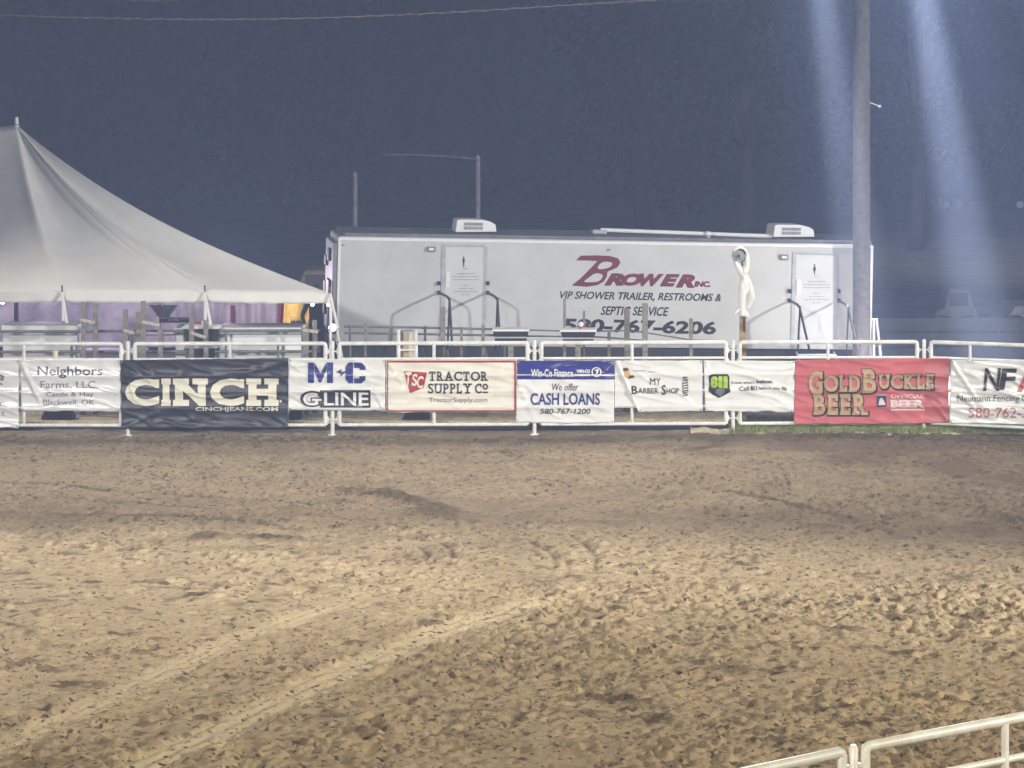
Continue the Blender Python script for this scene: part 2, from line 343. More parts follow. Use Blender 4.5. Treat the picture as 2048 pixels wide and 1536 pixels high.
# strip behind the fence: gravel bank
b_ = MB(); vs = []; fs = []; nxx, nyy = 220, 40
for j in range(nyy+1):
    for i in range(nxx+1):
        X = -16+34*i/nxx; Y = 46.75+12*(j/nyy)**1.3
        vs.append((X, Y, .01+.05*mn.noise(Vector((X*1.5, Y*1.5, 0)))+.02*mn.noise(Vector((X*7, Y*7, 3)))))
for j in range(nyy):
    for i in range(nxx): fs.append((j*(nxx+1)+i, j*(nxx+1)+i+1, (j+1)*(nxx+1)+i+1, (j+1)*(nxx+1)+i))
b_.quad_mesh(vs, fs, True)
b_.build('gravel_bank', mat('gravel_bank', (0.36, 0.33, 0.29), .95, var=.25, scale=3, bump=.6, bscale=20), kind='structure')
# pale dry rim of soil at the foot of the fence on the right
b_ = MB(); vs = []; fs = []
for i in range(181):
    X = 3.2+6.5*i/180; e = .05*mn.noise(Vector((X*3, 0, 0)))
    for k in range(5):
        t = k/4; vs.append((X, 46.45+e+.55*t, -.02+.11*math.sin(PI*t)*(1+.5*mn.noise(Vector((X*5, t*3, 1))))))
for i in range(180):
    for k in range(4): fs.append((i*5+k, (i+1)*5+k, (i+1)*5+k+1, i*5+k+1))
b_.quad_mesh(vs, fs, True)
b_.build('soil_rim', mat('dry_soil', (0.55, 0.47, 0.33), .95, var=.3, scale=8, bump=.5, bscale=30), kind='structure')
gr = MB(); vs = []; fs = []
for k in range(26000):
    X = random.uniform(3.9, 10.2); Y = 46.52 + 1.9*random.random()**1.4; 
    if random.random() > .45+.9*mn.noise(Vector((X*2, Y*2, 5))) + .35: continue
    h = random.uniform(.05, .15); a = random.uniform(0, PI); wq = .010; lx, ly = random.uniform(-.04,.04), random.uniform(-.04,.04)
    i = len(vs); vs += [(X-wq*math.cos(a), Y-wq*math.sin(a), -.02), (X+wq*math.cos(a), Y+wq*math.sin(a), -.02), (X+lx, Y+ly, h+.03)]; fs.append((i, i+1, i+2))
gr.quad_mesh(vs, fs)
gr.build('grass', M['grass'], label='short green and yellow grass along the foot of the right fence', cat='grass', kind='stuff')

# ------------------------------------------------------------------ surfaces to letter on
JX = [-560, -152, 256, 665, 1069, 1466, 1848, 2230]
JD = [46.4, 46.4, 46.35, 46.4, 46.5, 46.6, 46.7, 45.5]
JP = [(at(x, 870, dd)[0], dd) for x, dd in zip(JX, JD)]
def fenceD(X):
    for (a, da), (b, db) in zip(JP[:-1], JP[1:]):
        if X <= b: return da+(db-da)*(X-a)/(b-a)
    return JP[-1][1]
def fpt(px, py, off=0.0):
    D = 46.4
    for _ in range(4): D = fenceD((px-1024)*D/F)-off
    return at(px, py, D)
RAILZ = [at(0, y, 46.4)[2] for y in (687, 718, 751, 783, 815, 850)]
class BannerSurf:
    def __init__(s, seed, amp=1.0, creases=()): s.seed = seed; s.amp = amp; s.cr = creases
    def __call__(s, px, py, lift=0.0):
        p = fpt(px, py, .076); X, zz = p.x, p.z
        w_ = 0.0
        for a, b in zip(RAILZ[:-1], RAILZ[1:]):
            if b <= zz <= a: w_ -= .032*math.sin(PI*(zz-b)/(a-b))**.6
        q = mn.noise(Vector((X*1.1+s.seed*7, zz*4.2+X*.9, s.seed)))
        w_ += s.amp*.020*math.exp(-(q/.16)**2)
        w_ += s.amp*.009*mn.noise(Vector((X*4, zz*8, s.seed+3)))
        for (x0, y0, x1, y1, wd, hh) in s.cr:   # long stretched folds
            dx, dy = x1-x0, y1-y0; t = max(0, min(1, ((px-x0)*dx+(py-y0)*dy)/(dx*dx+dy*dy)))
            dist = math.hypot(px-x0-t*dx, py-y0-t*dy); w_ += hh*math.exp(-(dist/wd)**2)*(1-.6*t)
        p.y -= max(w_, -.034)+.0 + lift
        return p
def clean_quad(surf, c, m, name, parent, step=2.4, lift=0, thick=True, wave=None, **kw):
    """fabric sheet between four photo corners TL TR BR BL"""
    (ax, ay), (bx, by), (cx, cy), (dx, dy) = c
    nu = max(2, int(abs(bx-ax)/step)); nv = max(2, int(abs(dy-ay)/step)); vs = []; fs = []
    for j in range(nv+1):
        v = j/nv
        for i in range(nu+1):
            u = i/nu
            x = (ax*(1-u)+bx*u)*(1-v)+(dx*(1-u)+cx*u)*v; y = (ay*(1-u)+by*u)*(1-v)+(dy*(1-u)+cy*u)*v
            if wave: y += wave(u)*v**2 - wave(u+.37)*.22*(1-v)
            vs.append(surf(x, y, lift))
    for j in range(nv):
        for i in range(nu): fs.append((j*(nu+1)+i, j*(nu+1)+i+1, (j+1)*(nu+1)+i+1, (j+1)*(nu+1)+i))
    b = MB(); b.quad_mesh(vs, fs, True); o = b.build(name, m, parent, **kw)
    if thick:
        s = o.modifiers.new('thick', 'SOLIDIFY'); s.thickness = .003; s.offset = -1 
    return o

_tcache = {}
def glyph(txt, bold, shear, res=3):
    key = (txt, bold, shear)
    if key in _tcache: return _tcache[key]
    cu = bpy.data.curves.new('t', 'FONT'); cu.body = txt; cu.offset = bold; cu.shear = shear; cu.resolution_u = res; cu.fill_mode = 'FRONT'
    o = bpy.data.objects.new('t', cu); COL.objects.link(o)
    dg = bpy.context.evaluated_depsgraph_get(); me_ = bpy.data.meshes.new_from_object(o.evaluated_get(dg))
    vs = [(v.co.x, v.co.y) for v in me_.vertices]; fs = [list(p.vertices) for p in me_.polygons]
    bpy.data.objects.remove(o); bpy.data.curves.remove(cu); bpy.data.meshes.remove(me_)
    xs = [v[0] for v in vs]; ys = [v[1] for v in vs]; x0, x1, y0, y1 = min(xs), max(xs), min(ys), max(ys)
    out = ([((a-x0)/(x1-x0), (b-y0)/(y1-y0)) for a, b in vs], fs, x1-x0, y1-y0)
    _tcache[key] = out; return out
SERIF = {'I': ('tc','bc'), 'N': ('tl','bl','tr'), 'H': ('tl','bl','tr','br'), 'R': ('tl','bl','br'), 'T': ('bc','dl','dr'), 'A': ('bl','br'), 'U': ('tl','tr'), 'P': ('tl','bl'),
         'L': ('tl','bl','ur'), 'Y': ('tl','tr','bc'), 'C': ('ct',), 'G': ('ct',), 'S': (), 'O': (), 'D': ('tl','bl'), 'B': ('tl','bl'), 'E': ('tl','bl','ur','dr'), 'K': ('tl','bl','tr','br')}
def shape_list(pieces, surf, m, name, parent, lift, cut=2.6, slope=0.0, **kw):
    """pieces: list of (verts in photo px, faces). Cut on a grid so that they drape, then laid on the surface."""
    bm = bmesh.new()
    for vs, fs in pieces:
        bv = [bm.verts.new((x, y, 0)) for x, y in vs]
        for f in fs:
            try: bm.faces.new([bv[i] for i in f])
            except ValueError: pass
    xs = [v.co.x for v in bm.verts]; ys = [v.co.y for v in bm.verts]
    if cut:
        for ax, lo, hi in ((0, min(xs), max(xs)), (1, min(ys), max(ys))):
            k = math.ceil(lo/cut)*cut
            while k < hi:
                pc = [0,0,0]; pn = [0,0,0]; pc[ax] = k; pn[ax] = 1
                bmesh.ops.bisect_plane(bm, geom=bm.verts[:]+bm.edges[:]+bm.faces[:], plane_co=pc, plane_no=pn); k += cut
    x0 = min(xs)
    if cut: lift += .009
    for v in bm.verts: v.co = surf(v.co.x, v.co.y+slope*(v.co.x-x0), lift)
    me_ = bpy.data.meshes.new(name); bm.to_mesh(me_); bm.free(); rebase(me_, parent)
    # faces toward the camera
    return linkmesh(name, me_, m, parent, **kw)
def text_piece(txt, x0, x1, y0, y1, bold=0, shear=0):
    vs, fs, _, _ = glyph(txt, bold, shear); return ([(x0+u*(x1-x0), y1-v*(y1-y0)) for u, v in vs], fs)
def rect(x0, x1, y0, y1): return ([(x0,y0),(x1,y0),(x1,y1),(x0,y1)], [(0,1,2,3)])
def poly(*pts): return (list(pts), [tuple(range(len(pts)))])
def slab_pieces(txt, x0, x1, y0, y1, bold=.03, gap=.05, th=.16, ext=.16, narrow=None, grow=0):
    body, ser = [], []
    ws = [glyph(c, bold, 0)[2]*((narrow or {}).get(c, 1)) if c != ' ' else .35 for c in txt]; tot = sum(ws)+gap*(len(txt)-1); x = x0; k = (x1-x0)/tot
    for c, w_ in zip(txt, ws):
        cw = w_*k; hgt = y1-y0
        if c != ' ':
            e = ext*min(cw, hgt*.7); ins = e*.75 if SERIF.get(c) else 0
            a, b_ = x+ins*(.9 if c != 'I' else 1.2), x+cw-ins*(.9 if c != 'I' else 1.2)
            if c in 'CGSO': a, b_ = x, x+cw
            body.append(text_piece(c, a-grow, b_+grow, y0-grow, y1+grow, bold)); t = th*hgt; g_ = grow
            for s_ in SERIF.get(c, ()):
                W_ = cw
                if s_ == 'tl': r_ = (x, x+W_*.46, y0, y0+t)
                elif s_ == 'bl': r_ = (x, x+W_*.46, y1-t, y1)
                elif s_ == 'tr': r_ = (x+W_*.56, x+W_, y0, y0+t)
                elif s_ == 'br': r_ = (x+W_*.56, x+W_, y1-t, y1)
                elif s_ == 'tc': r_ = (x, x+W_, y0, y0+t)
                elif s_ == 'bc': r_ = (x+W_*(.22 if c != 'I' else 0), x+W_*(.78 if c != 'I' else 1), y1-t, y1)
                elif s_ == 'dl': r_ = (x+ins*.8, x+ins*.8+t*.8, y0, y0+t*2.1)
                elif s_ == 'dr': r_ = (x+W_-ins*.8-t*.8, x+W_-ins*.8, y0, y0+t*2.1)
                elif s_ == 'ur': r_ = (x+W_-ins*.8-t*.8, x+W_-ins*.8, y1-t*2.1, y1)
                elif s_ == 'ct': r_ = (x+W_-t*.75, x+W_, y0+hgt*.03, y0+hgt*.34)
                ser.append(rect(r_[0]-g_, r_[1]+g_, r_[2]-g_, r_[3]+g_))
        x += (w_+gap)*k
    return body, ser
BG = 'sponsor banners tied along the arena fence'
def banner(label, corners, m, seed, amp=1.0, creases=(), wave=None):
    s = BannerSurf(seed, amp, creases); c = fpt(sum(p[0] for p in corners)/4, 870); c.z = 0
    t = thing('vinyl_banner', c, label, 'banner', BG)
    clean_quad(s, corners, m, 'banner_sheet', t, wave=wave)
    # grommets and ties at the corners
    for (x, y), sx, sy in zip(corners, (1,-1,-1,1), (1,1,-1,-1)):
        p = s(x+sx*3.5, y+sy*3.5, .002); g_ = MB(); g_.tube([p+Vector((0,.002,0)), p+Vector((0,-.004,0))], .014, 8); g_.build('grommet', M['steel'], t)
    return t, s
def wv(seed, a): return lambda u: a*(mn.noise(Vector((u*5, seed, 0)))+.5*mn.noise(Vector((u*13, seed, 2))))

# ---- far fence
def pipe_z(y): return at(0, y, 46.4)[2]
PAN = 'white pipe panels of the far arena fence'; PST = 'pin posts joining the far fence panels'
plab = ['white pipe panel behind the cut-off white banner at the left edge and the farm banner', 'white pipe panel behind the black banner with huge cream letters', 'white pipe panel behind the cream red-edged banner',
        'white pipe panel behind the blue-topped loan banner and the barber banner', 'white pipe panel right of the rusty post, behind the red banner', 'white pipe panel at the right edge behind the fencing company banner']
jlab = ['white pin post left of the black banner, above its top left corner', 'white pin post between the blue-lettered banner and the tent corner', 'white pin post above the blue-topped loan banner',
        'white pin post left of the rusty wrapped lamp post, above the lime-lettered banner', 'white pin post above the right end of the red banner']
STX = [48, 460, 868, 1264, 1656, 1940]
for k in range(1, 7):
    xa, xb = JX[k]+14, JX[k+1]-14
    A = fpt(xa, 870); B = fpt(xb, 870); mid = (A+B)/2; mid.z = 0
    t = thing('pipe_fence', mid, plab[k-1], 'fence panel', PAN)
    dirv = (B-A).normalized()
    top = pipe_z(687); bot = pipe_z(850)
    fr = MB(); rc = .035; r = .036
    A0 = Vector((A.x, A.y, 0)); B0 = Vector((B.x, B.y, 0)); up = Vector((0,0,1))
    loop = [A0+up*bot, A0+up*(top-rc), A0+up*(top-rc*.3)+dirv*rc*.3, A0+up*top+dirv*rc, B0+up*top-dirv*rc, B0+up*(top-rc*.3)-dirv*rc*.3, B0+up*(top-rc), B0+up*bot]
    fr.tube(loop, r, 10); fr.tube([A0+up*bot, B0+up*bot], .03, 10); fr.build('frame', M['pipe'], t)
    for zz in RAILZ[1:-1]:
        rl = MB(); rl.tube([A0+up*zz, B0+up*zz], .024, 8); rl.build('rail', M['pipe'], t)
    sx = fpt(STX[k-1], 870); st = MB(); st.tube([Vector((sx.x, sx.y, bot)), Vector((sx.x, sx.y, top))], .03, 8); st.build('stile', M['pipe'], t)
    if k >= 2:
        J = fpt(JX[k], 870); J.z = 0
        q = thing('fence_post', J, jlab[k-2], 'fence post', PST)
        pm = MB(); pm.tube([J+up*(-.04), J+up*(top+.03)], .034, 10); pm.tube([J+up*(top+.03), J+up*(top+.045), J+up*(top+.05)], [.03,.022,.005], 8); pm.build('post', M['pipe'], q)
        for zz in (top-.14, top-.34, bot+.1, bot+.35):
            for sgn in (-1, 1):
                c_ = MB(); c_.bar(J+up*zz+dirv*sgn*.03, J+up*zz+dirv*sgn*.115, .026, .026); c_.tube([J+up*(zz-.05)+dirv*sgn*.08, J+up*(zz+.05)+dirv*sgn*.08], .011, 6); c_.build('pin_clamp', M['pipe'], q)
        ft = MB(); ft.box((J.x-.07, J.y-.06, -.03), (J.x+.07, J.y+.06, .02)); ft.build('foot_plate', M['pipe'], q)

# ---- banners
t, s = banner('white banner cut off by the left edge, with a tilted grey word end', [(-130,716),(37,719),(37,856),(-130,852)], M['vinyl'], 1, .8, wave=wv(1,3))
shape_list([text_piece('ng', -18, 9, 738, 764, .02)], s, M['greyink'], 'lettering', t, .004, slope=.5)
shape_list([text_piece('Inc', -20, 8, 802, 811, .0), text_piece('t', 3, 9, 822, 832)], s, M['greyink'], 'lettering', t, .004)
t, s = banner('white banner reading Neighbors Farms in plain black letters', [(40,720),(240,718),(240,823),(42,822)], M['vinyl'], 2, .8, [(42,725,78,800,4,.03),(50,740,80,806,3,.02)], wave=wv(2,2))
shape_list([text_piece('Neighbors', 75, 205, 733, 756, .012)], s, M['ink'], 'lettering', t, .004)
shape_list([text_piece('Farms, LLC.', 81, 196, 762, 779, 0), text_piece('Cattle & Hay', 92, 187, 784, 796, .004), text_piece('Blackwell, OK', 86, 189, 799, 812, -.002)], s, M['greyink'], 'lettering', t, .004)
t, s = banner('large black banner with huge cream block letters and a web address', [(241,720),(577,716),(575,855),(243,857)], M['darkvinyl'], 3, .9,
    [(245,722,300,760,5,.03),(243,722,270,800,4,.03),(575,722,480,750,6,.03),(577,850,520,815,5,.03),(300,845,420,838,5,.02),(540,735,430,752,4,.02),(245,855,330,820,5,.02)], wave=wv(3,3.5))
bd, se = slab_pieces('CINCH', 250, 557, 757, 812, .05, .045, .22, .16)
shape_list(bd, s, M['cream'], 'lettering', t, .005); shape_list(se, s, M['cream'], 'letter_serifs', t, .007)
shape_list([rect(559,563,800,805), text_piece('CINCHJEANS.COM', 391, 556, 814, 824, .015)], s, M['cream'], 'lettering', t, .005)
t, s = banner('white banner with blue stencil letters and a black panel below them', [(578,718),(771,718),(770,822),(576,820)], M['vinyl'], 4, 1.0, [(770,820,740,770,5,.03),(580,725,620,760,4,.02)], wave=wv(4,2))
shape_list([poly((616,725),(628,725),(628,766),(616,766)), poly((629,725),(641,747),(653,725),(653,741),(642,765),(638,765),(629,744)), poly((654,725),(666,725),(666,766),(654,766)),
    poly((697,725),(706,725),(706,767),(697,767),(691,759),(691,733)), poly((708,725),(723,725),(731,733),(731,740),(719,740),(719,736),(708,736)), poly((708,767),(723,767),(731,759),(731,752),(719,752),(719,757),(708,757)),
    poly((672,744),(684,738),(682,744),(694,742),(680,754),(682,748))], s, M['blueink'], 'logo', t, .005)
shape_list([rect(640,741,780,815), text_piece('G', 600, 641, 781, 814, .07)], s, M['ink'], 'lettering_panel', t, .005)
shape_list([text_piece('G', 606, 636, 785, 811, .02), rect(633,643,798,802), text_piece('LINE', 648, 737, 785, 811, .018)], s, M['whiteink'], 'lettering', t, .008)
t, s = banner('cream banner with a thin red edge and a red wedge emblem', [(772,720),(1033,720),(1032,824),(773,825)], M['creamvinyl'], 5, .8, [(776,724,812,780,4,.02),(1030,724,990,750,4,.02),(1030,822,1000,800,4,.02)], wave=wv(5,1.5))
shape_list([rect(774,1032,721,725), rect(774,1032,820.5,823.5), rect(1028.5,1032,725.2,820.3), rect(774,776,725.2,820.3)], s, M['redink'], 'border', t, .005)
shape_list([poly((808,742),(854,745),(847,776),(820,786))], s, M['redink'], 'emblem', t, .005)
shape_list([text_piece('T', 811, 823, 744, 770, .03, .1), text_piece('S', 823, 835, 748, 772, .03, .1), text_piece('C', 834, 847, 752, 777, .03, .1)], s, M['cream'], 'lettering', t, .008)
bd, se = slab_pieces('TRACTOR', 857, 976, 743, 762, .02, .05, .15, .14); bd2, se2 = slab_pieces('SUPPLY', 856, 944, 767, 787, .02, .05, .15, .14); bd3, se3 = slab_pieces('C', 950, 963, 767, 787, .02)
shape_list(bd+bd2+bd3+[text_piece('o', 965, 976, 767, 780, .02), rect(965,976,783,786)], s, M['ink'], 'lettering', t, .005); shape_list(se+se2+se3, s, M['ink'], 'letter_serifs', t, .007)
shape_list([text_piece('TractorSupply.com', 858, 975, 795, 807, 0)], s, M['greyink'], 'lettering', t, .005)
t, s = banner('banner with a blue top band offering cash loans in blue on white', [(1034,721),(1229,721),(1228,846),(1032,845)], M['vinyl'], 6, 1.0, [(1036,765,1070,840,6,.03),(1050,765,1080,800,5,.02),(1036,726,1070,756,4,.02),(1228,724,1200,755,4,.02)], wave=wv(6,2))
clean_quad(s, [(1034.5,721.5),(1228.5,721.5),(1229,759),(1034,759)], M['bluevinyl'], 'top_band', t, lift=.004, thick=False)
ring = []
for k in range(24):
    a0, a1 = 2*PI*k/24, 2*PI*(k+1)/24; ring.append(poly((1193+10*math.cos(a0),744+10*math.sin(a0)),(1193+10*math.cos(a1),744+10*math.sin(a1)),(1193+7.6*math.cos(a1),744+7.6*math.sin(a1)),(1193+7.6*math.cos(a0),744+7.6*math.sin(a0))))
shape_list(ring+[poly((1189,740),(1198,738),(1196,746),(1192,750),(1193,743)), text_piece('Win-Co Finance', 1062, 1146, 738, 754, .02), text_piece('WIN-CO', 1153, 1180, 739, 746, .05), rect(1156,1180,748,752)], s, M['whiteink'], 'lettering', t, .009)
shape_list([text_piece('We offer', 1104, 1157, 767, 781, .0, .2), text_piece('580-767-1200', 1080, 1181, 817, 828, .012, .15)], s, M['ink'], 'lettering', t, .005)
shape_list([text_piece('CASH LOANS', 1061, 1200, 786, 810, .02)], s, M['blueink'], 'lettering', t, .005)
t, s = banner('white banner with its lower left corner folded back, lettered for a barber shop', [(1231,721),(1405,721),(1405,822),(1277,824)], M['vinyl'], 7, .9, [(1231,722,1276,822,4,.035),(1245,722,1300,732,3,.03)], wave=wv(7,2))
clean_quad(BannerSurf(7.5, .8), [(1229.5,722),(1260,722),(1282,813),(1230,813)], M['vinyl'], 'folded_corner', t, lift=-.02, thick=False)
bd, se = slab_pieces('MY', 1300, 1322, 756, 770, .0, .05, .1, .1)[0], []
bd += [text_piece('B', 1263, 1275, 772, 788, .02), text_piece('ARBER', 1276, 1317, 776, 787, .01), text_piece('S', 1323, 1332, 770, 790, .02), text_piece('HOP', 1333, 1358, 776, 787, .01)]
pl = [text_piece('S', 1365, 1376, 753, 763, .02)] + [poly((1366,766+5*k),(1375,764+5*k),(1375,766.5+5*k),(1366,768.5+5*k)) for k in range(4)] + [text_piece('S', 1365, 1376, 784, 792, .02), rect(1364.6,1365.6,764,784), rect(1375.4,1376.4,764,784)]
shape_list(bd+pl, s, M['ink'], 'lettering', t, .005)
shape_list([poly((1245,738),(1252,735),(1258,738),(1256,742),(1247,743)), poly((1254,752),(1266,750),(1270,755),(1258,758))], s, mat('brown_ink', (.10,.05,.03), .4), 'emblem', t, .005)
shape_list([poly((1248,743),(1258,741),(1261,750),(1255,757),(1249,752))], s, mat('amber_ink', (.65,.42,.10), .4), 'emblem', t, .006)
shape_list([rect(1266,1292,741,742.4), rect(1296,1310,743,744.2)], s, M['greyink'], 'thin_lines', t, .005)
t, s = banner('white banner with lime green numerals telling readers to call before digging', [(1407,721),(1590,722),(1587,824),(1411,822)], M['vinyl'], 8, 1.2, [(1409,725,1430,760,4,.03),(1588,730,1560,800,5,.03),(1585,822,1530,800,4,.02)], wave=wv(8,2.5))
def ol(txt, x0, x1, y0, y1, g_): return [text_piece(c, x0+(x1-x0)*a-g_, x0+(x1-x0)*b-g_*-1, y0-g_, y1+g_, .06) for c, a, b in txt]
L811 = [('8', 0, .42), ('1', .45, .68), ('1', .74, .98)]
shape_list([rect(1419,1457,750,776), poly((1417,752),(1424,748),(1455,748),(1459,754),(1459,776),(1461,783),(1447,792),(1438,796),(1426,790),(1417,782),(1419,770))], s, M['ink'], 'emblem_backing', t, .004)  # printed black shape behind the numerals
shape_list(ol(L811, 1421, 1456, 752, 776, 0), s, M['green'], 'numerals', t, .010)
shape_list([poly((1432,779),(1446,777),(1450,784),(1441,792),(1431,786))], s, M['greyink'], 'emblem', t, .008)
shape_list([text_piece("Know what's", 1463, 1509, 762, 768, .01), text_piece('below.', 1513, 1546, 759, 767, .025), text_piece('Call', 1478, 1498, 773, 781, .01), text_piece('811', 1501, 1514, 772, 781, .04), text_piece('before you dig.', 1518, 1575, 773, 781, .01)], s, M['ink'], 'lettering', t, .005)
t, s = banner('red banner with tan western letters and a small blue badge', [(1590,720),(1899,716),(1897,846),(1588,848)], M['redvinyl'], 9, .9, [(1592,724,1640,745,4,.015),(1896,840,1860,800,4,.02),(1640,844,1760,838,6,.02)], wave=wv(9,2.5))
def western(spec):
    dark, tan = [], []
    for txt, x0, x1, y0, y1 in spec:
        for g_, lst, dx, dy in ((2.2, dark, 1.2, 1.2), (0, tan, 0, 0)):
            a, b_ = slab_pieces(txt, x0+dx, x1+dx, y0+dy, y1+dy, .035, .04, .16, .12, grow=g_); lst.append((a, b_))
    return dark, tan
dk, tn = western([('G', 1617, 1645, 742, 790), ('OLD', 1648, 1722, 750, 784), ('B', 1724, 1755, 738, 786), ('UCKLE', 1757, 1868, 748, 778), ('BEER', 1626, 1736, 788, 830)])
shape_list([p for a, b_ in dk for p in a], s, M['ink'], 'letter_outline', t, .004); shape_list([p for a, b_ in dk for p in b_], s, M['ink'], 'letter_outline', t, .0055)
shape_list([p for a, b_ in tn for p in a], s, M['goldink'], 'lettering', t, .009); shape_list([p for a, b_ in tn for p in b_], s, M['goldink'], 'letter_serifs', t, .011)
shape_list([rect(1754,1773,791,813)], s, mat('navy_ink', (.02,.05,.16), .4), 'badge', t, .005)
shape_list([poly((1757,810),(1759,799),(1763,795),(1768,801),(1771,810)), rect(1753,1774,789.5,791), text_piece('OFFICIAL', 1781, 1849, 789, 797, .03), text_piece('BEER', 1781, 1849, 800, 815, .06), rect(1781,1849,818,821)], s, mat('pale_pink_ink', (.75,.60,.58), .4), 'lettering', t, .009)
t, s = banner('white banner at the right edge with black and red initials of a fencing company', [(1902,720),(2200,728),(2200,852),(1899,846)], M['vinyl'], 10, 1.1, [(1904,724,1955,800,3.5,.04),(1925,745,1980,750,3,.03),(1920,790,1950,815,3,.03)], wave=wv(10,2))
shape_list([text_piece('N', 1966, 2002, 736, 782, .02, .12), text_piece('F', 1998, 2034, 737, 780, .03, .12), text_piece('Neumann Fencing Co.', 1914, 2068, 790, 807, .005)], s, M['ink'], 'lettering', t, .005)
shape_list([text_piece('A', 2034, 2080, 738, 784, .03), text_piece('580-762-3', 1937, 2056, 815, 836, -.004)], s, mat('pale_red_ink', (.55,.10,.09), .4), 'lettering', t, .005)

# ---- small white cup on the second rail over the farm banner
cp = fpt(111, 717, -.0); c_ = thing('paper_cup', (cp.x, cp.y, RAILZ[1]+.024), 'white paper cup standing on the rail above the farm banner', 'cup')
m_ = MB(); m_.lathe((cp.x, cp.y-.0, RAILZ[1]+.024), [(.038,0),(.050,.11)], 14); m_.build('cup_body', M['cream'], c_)
m_ = MB(); m_.lathe((cp.x, cp.y, RAILZ[1]+.134), [(.056,0),(.056,.012)], 14); m_.build('rim', M['whiteink'], c_)

# ------------------------------------------------------------------ trailer
TL = at(672, 689, F/96.0); yaw = math.radians(8.0); tilt = math.radians(-1.35)
ex = Vector((math.cos(yaw)*math.cos(tilt), math.sin(yaw)*math.cos(tilt), math.sin(tilt)))
ey = Vector((-math.sin(yaw), math.cos(yaw), 0)); ez = ex.cross(ey)
def tface(px, py, lift=0.0):
    o = Vector((0,0,HC)); r_ = Vector(((px-1024)/F, 1, -(py-H0)/F)); t_ = (TL-o).dot(ey)/r_.dot(ey); return o+r_*t_-ey*lift
def tl(px, py): q = tface(px, py)-TL; return q.dot(ex), q.dot(ez)
LEN = tl(1744, 600)[0]; HGT = tl(672, 472)[1]; DEP = 2.45
tr = thing('restroom_trailer', TL, 'long white restroom trailer with maroon and navy lettering', 'trailer')
tr.rotation_euler = Matrix((ex, ey, ez)).transposed().to_euler()
def tpt(a, b, c): return TL+ex*a+ey*b+ez*c
TM = Matrix((ex, ey, ez)).transposed().to_4x4(); TM.translation = TL
b_ = MB(); b_.box((0, 0, 0), (LEN, DEP, HGT), TM); b_.build('body', M['wall'], tr, bevel=.05)
b_ = MB(); rp = [(-.06,-.05,HGT-.02),(LEN+.03,-.05,HGT-.02),(LEN+.03,DEP+.05,HGT-.02),(-.06,DEP+.05,HGT-.02)]
b_.box((.12,.03,HGT), (LEN-.02, DEP-.03, HGT+.07), TM); b_.build('roof', M['roof'], tr, bevel=.03)
b_ = MB(); b_.box((.0,-.018,HGT-.085), (LEN,-.002,HGT-.03), TM); b_.build('roof_trim', M['ac'], tr)
b_ = MB(); b_.box((.0,-.016,.0), (LEN,-.002,.07), TM); b_.build('bottom_trim', M['trim'], tr)
for a in (.0, LEN-.055):
    b_ = MB(); b_.box((a,-.014,.072), (a+.055,-.002,HGT-.09), TM); b_.build('corner_trim', M['ac'], tr)
b_ = MB(); b_.box((-.10,.15,.2), (-.003,DEP-.15,HGT-.15), TM); e_ = b_.build('end_wall', M['trim'], tr, bevel=.02)
for (c0, c1, d0, d1) in ((.6,1.1,1.7,1.95),(1.4,1.9,1.55,1.75),(.5,1.2,.9,1.3),(.4,.7,.3,1.3),(1.5,2.0,.5,1.2)):
    b_ = MB(); b_.box((-.16, c0, d0), (-.102, c1, d1), TM); b_.build('utility_box', M['black'], tr)
b_ = MB(); b_.box((.4,.25,-.22), (LEN-.4,DEP-.25,-.004), TM); b_.build('chassis', M['black'], tr)
for wx_ in (4.6, 5.6, 6.6):
    cc = tpt(wx_, .15, -.16); b_ = MB(); b_.tube([cc-ey*.12, cc+ey*.12], .34, 24); wh = b_.build('wheel', M['rubber'], tr); b_ = MB(); b_.tube([cc-ey*.13, cc-ey*.122], .17, 16); b_.build('rim', M['trim'], wh)
b_ = MB(); b_.box((.02,.10,-.85),(LEN-.02,.16,-.012), TM); b_.build('skirt', M['darkwall'], tr)
for a in (.5, LEN-.5):
    p = tpt(a, .3, -.2); b_ = MB(); b_.bar(p, Vector((p.x, p.y, 0)), .08, .08); b_.box((p.x-.13,p.y-.13,-.02),(p.x+.13,p.y+.13,.02)); b_.build('jack_stand', M['steel'], tr)
def tbox(px0, px1, py0, py1, d0, d1, name, m, parent=tr, bevel=0, **kw):
    a0, c1 = tl(px0, py0); a1, c0 = tl(px1, py1); b = MB(); b.box((a0, -d1, c0), (a1, -d0, c1), TM)
    if parent is not tr:  # sub-part: parent's local space is the trailer's local space
        pass
    me_o = b.build(name, m, tr, bevel=bevel, **kw)
    if parent is not tr: me_o.parent = parent
    return me_o
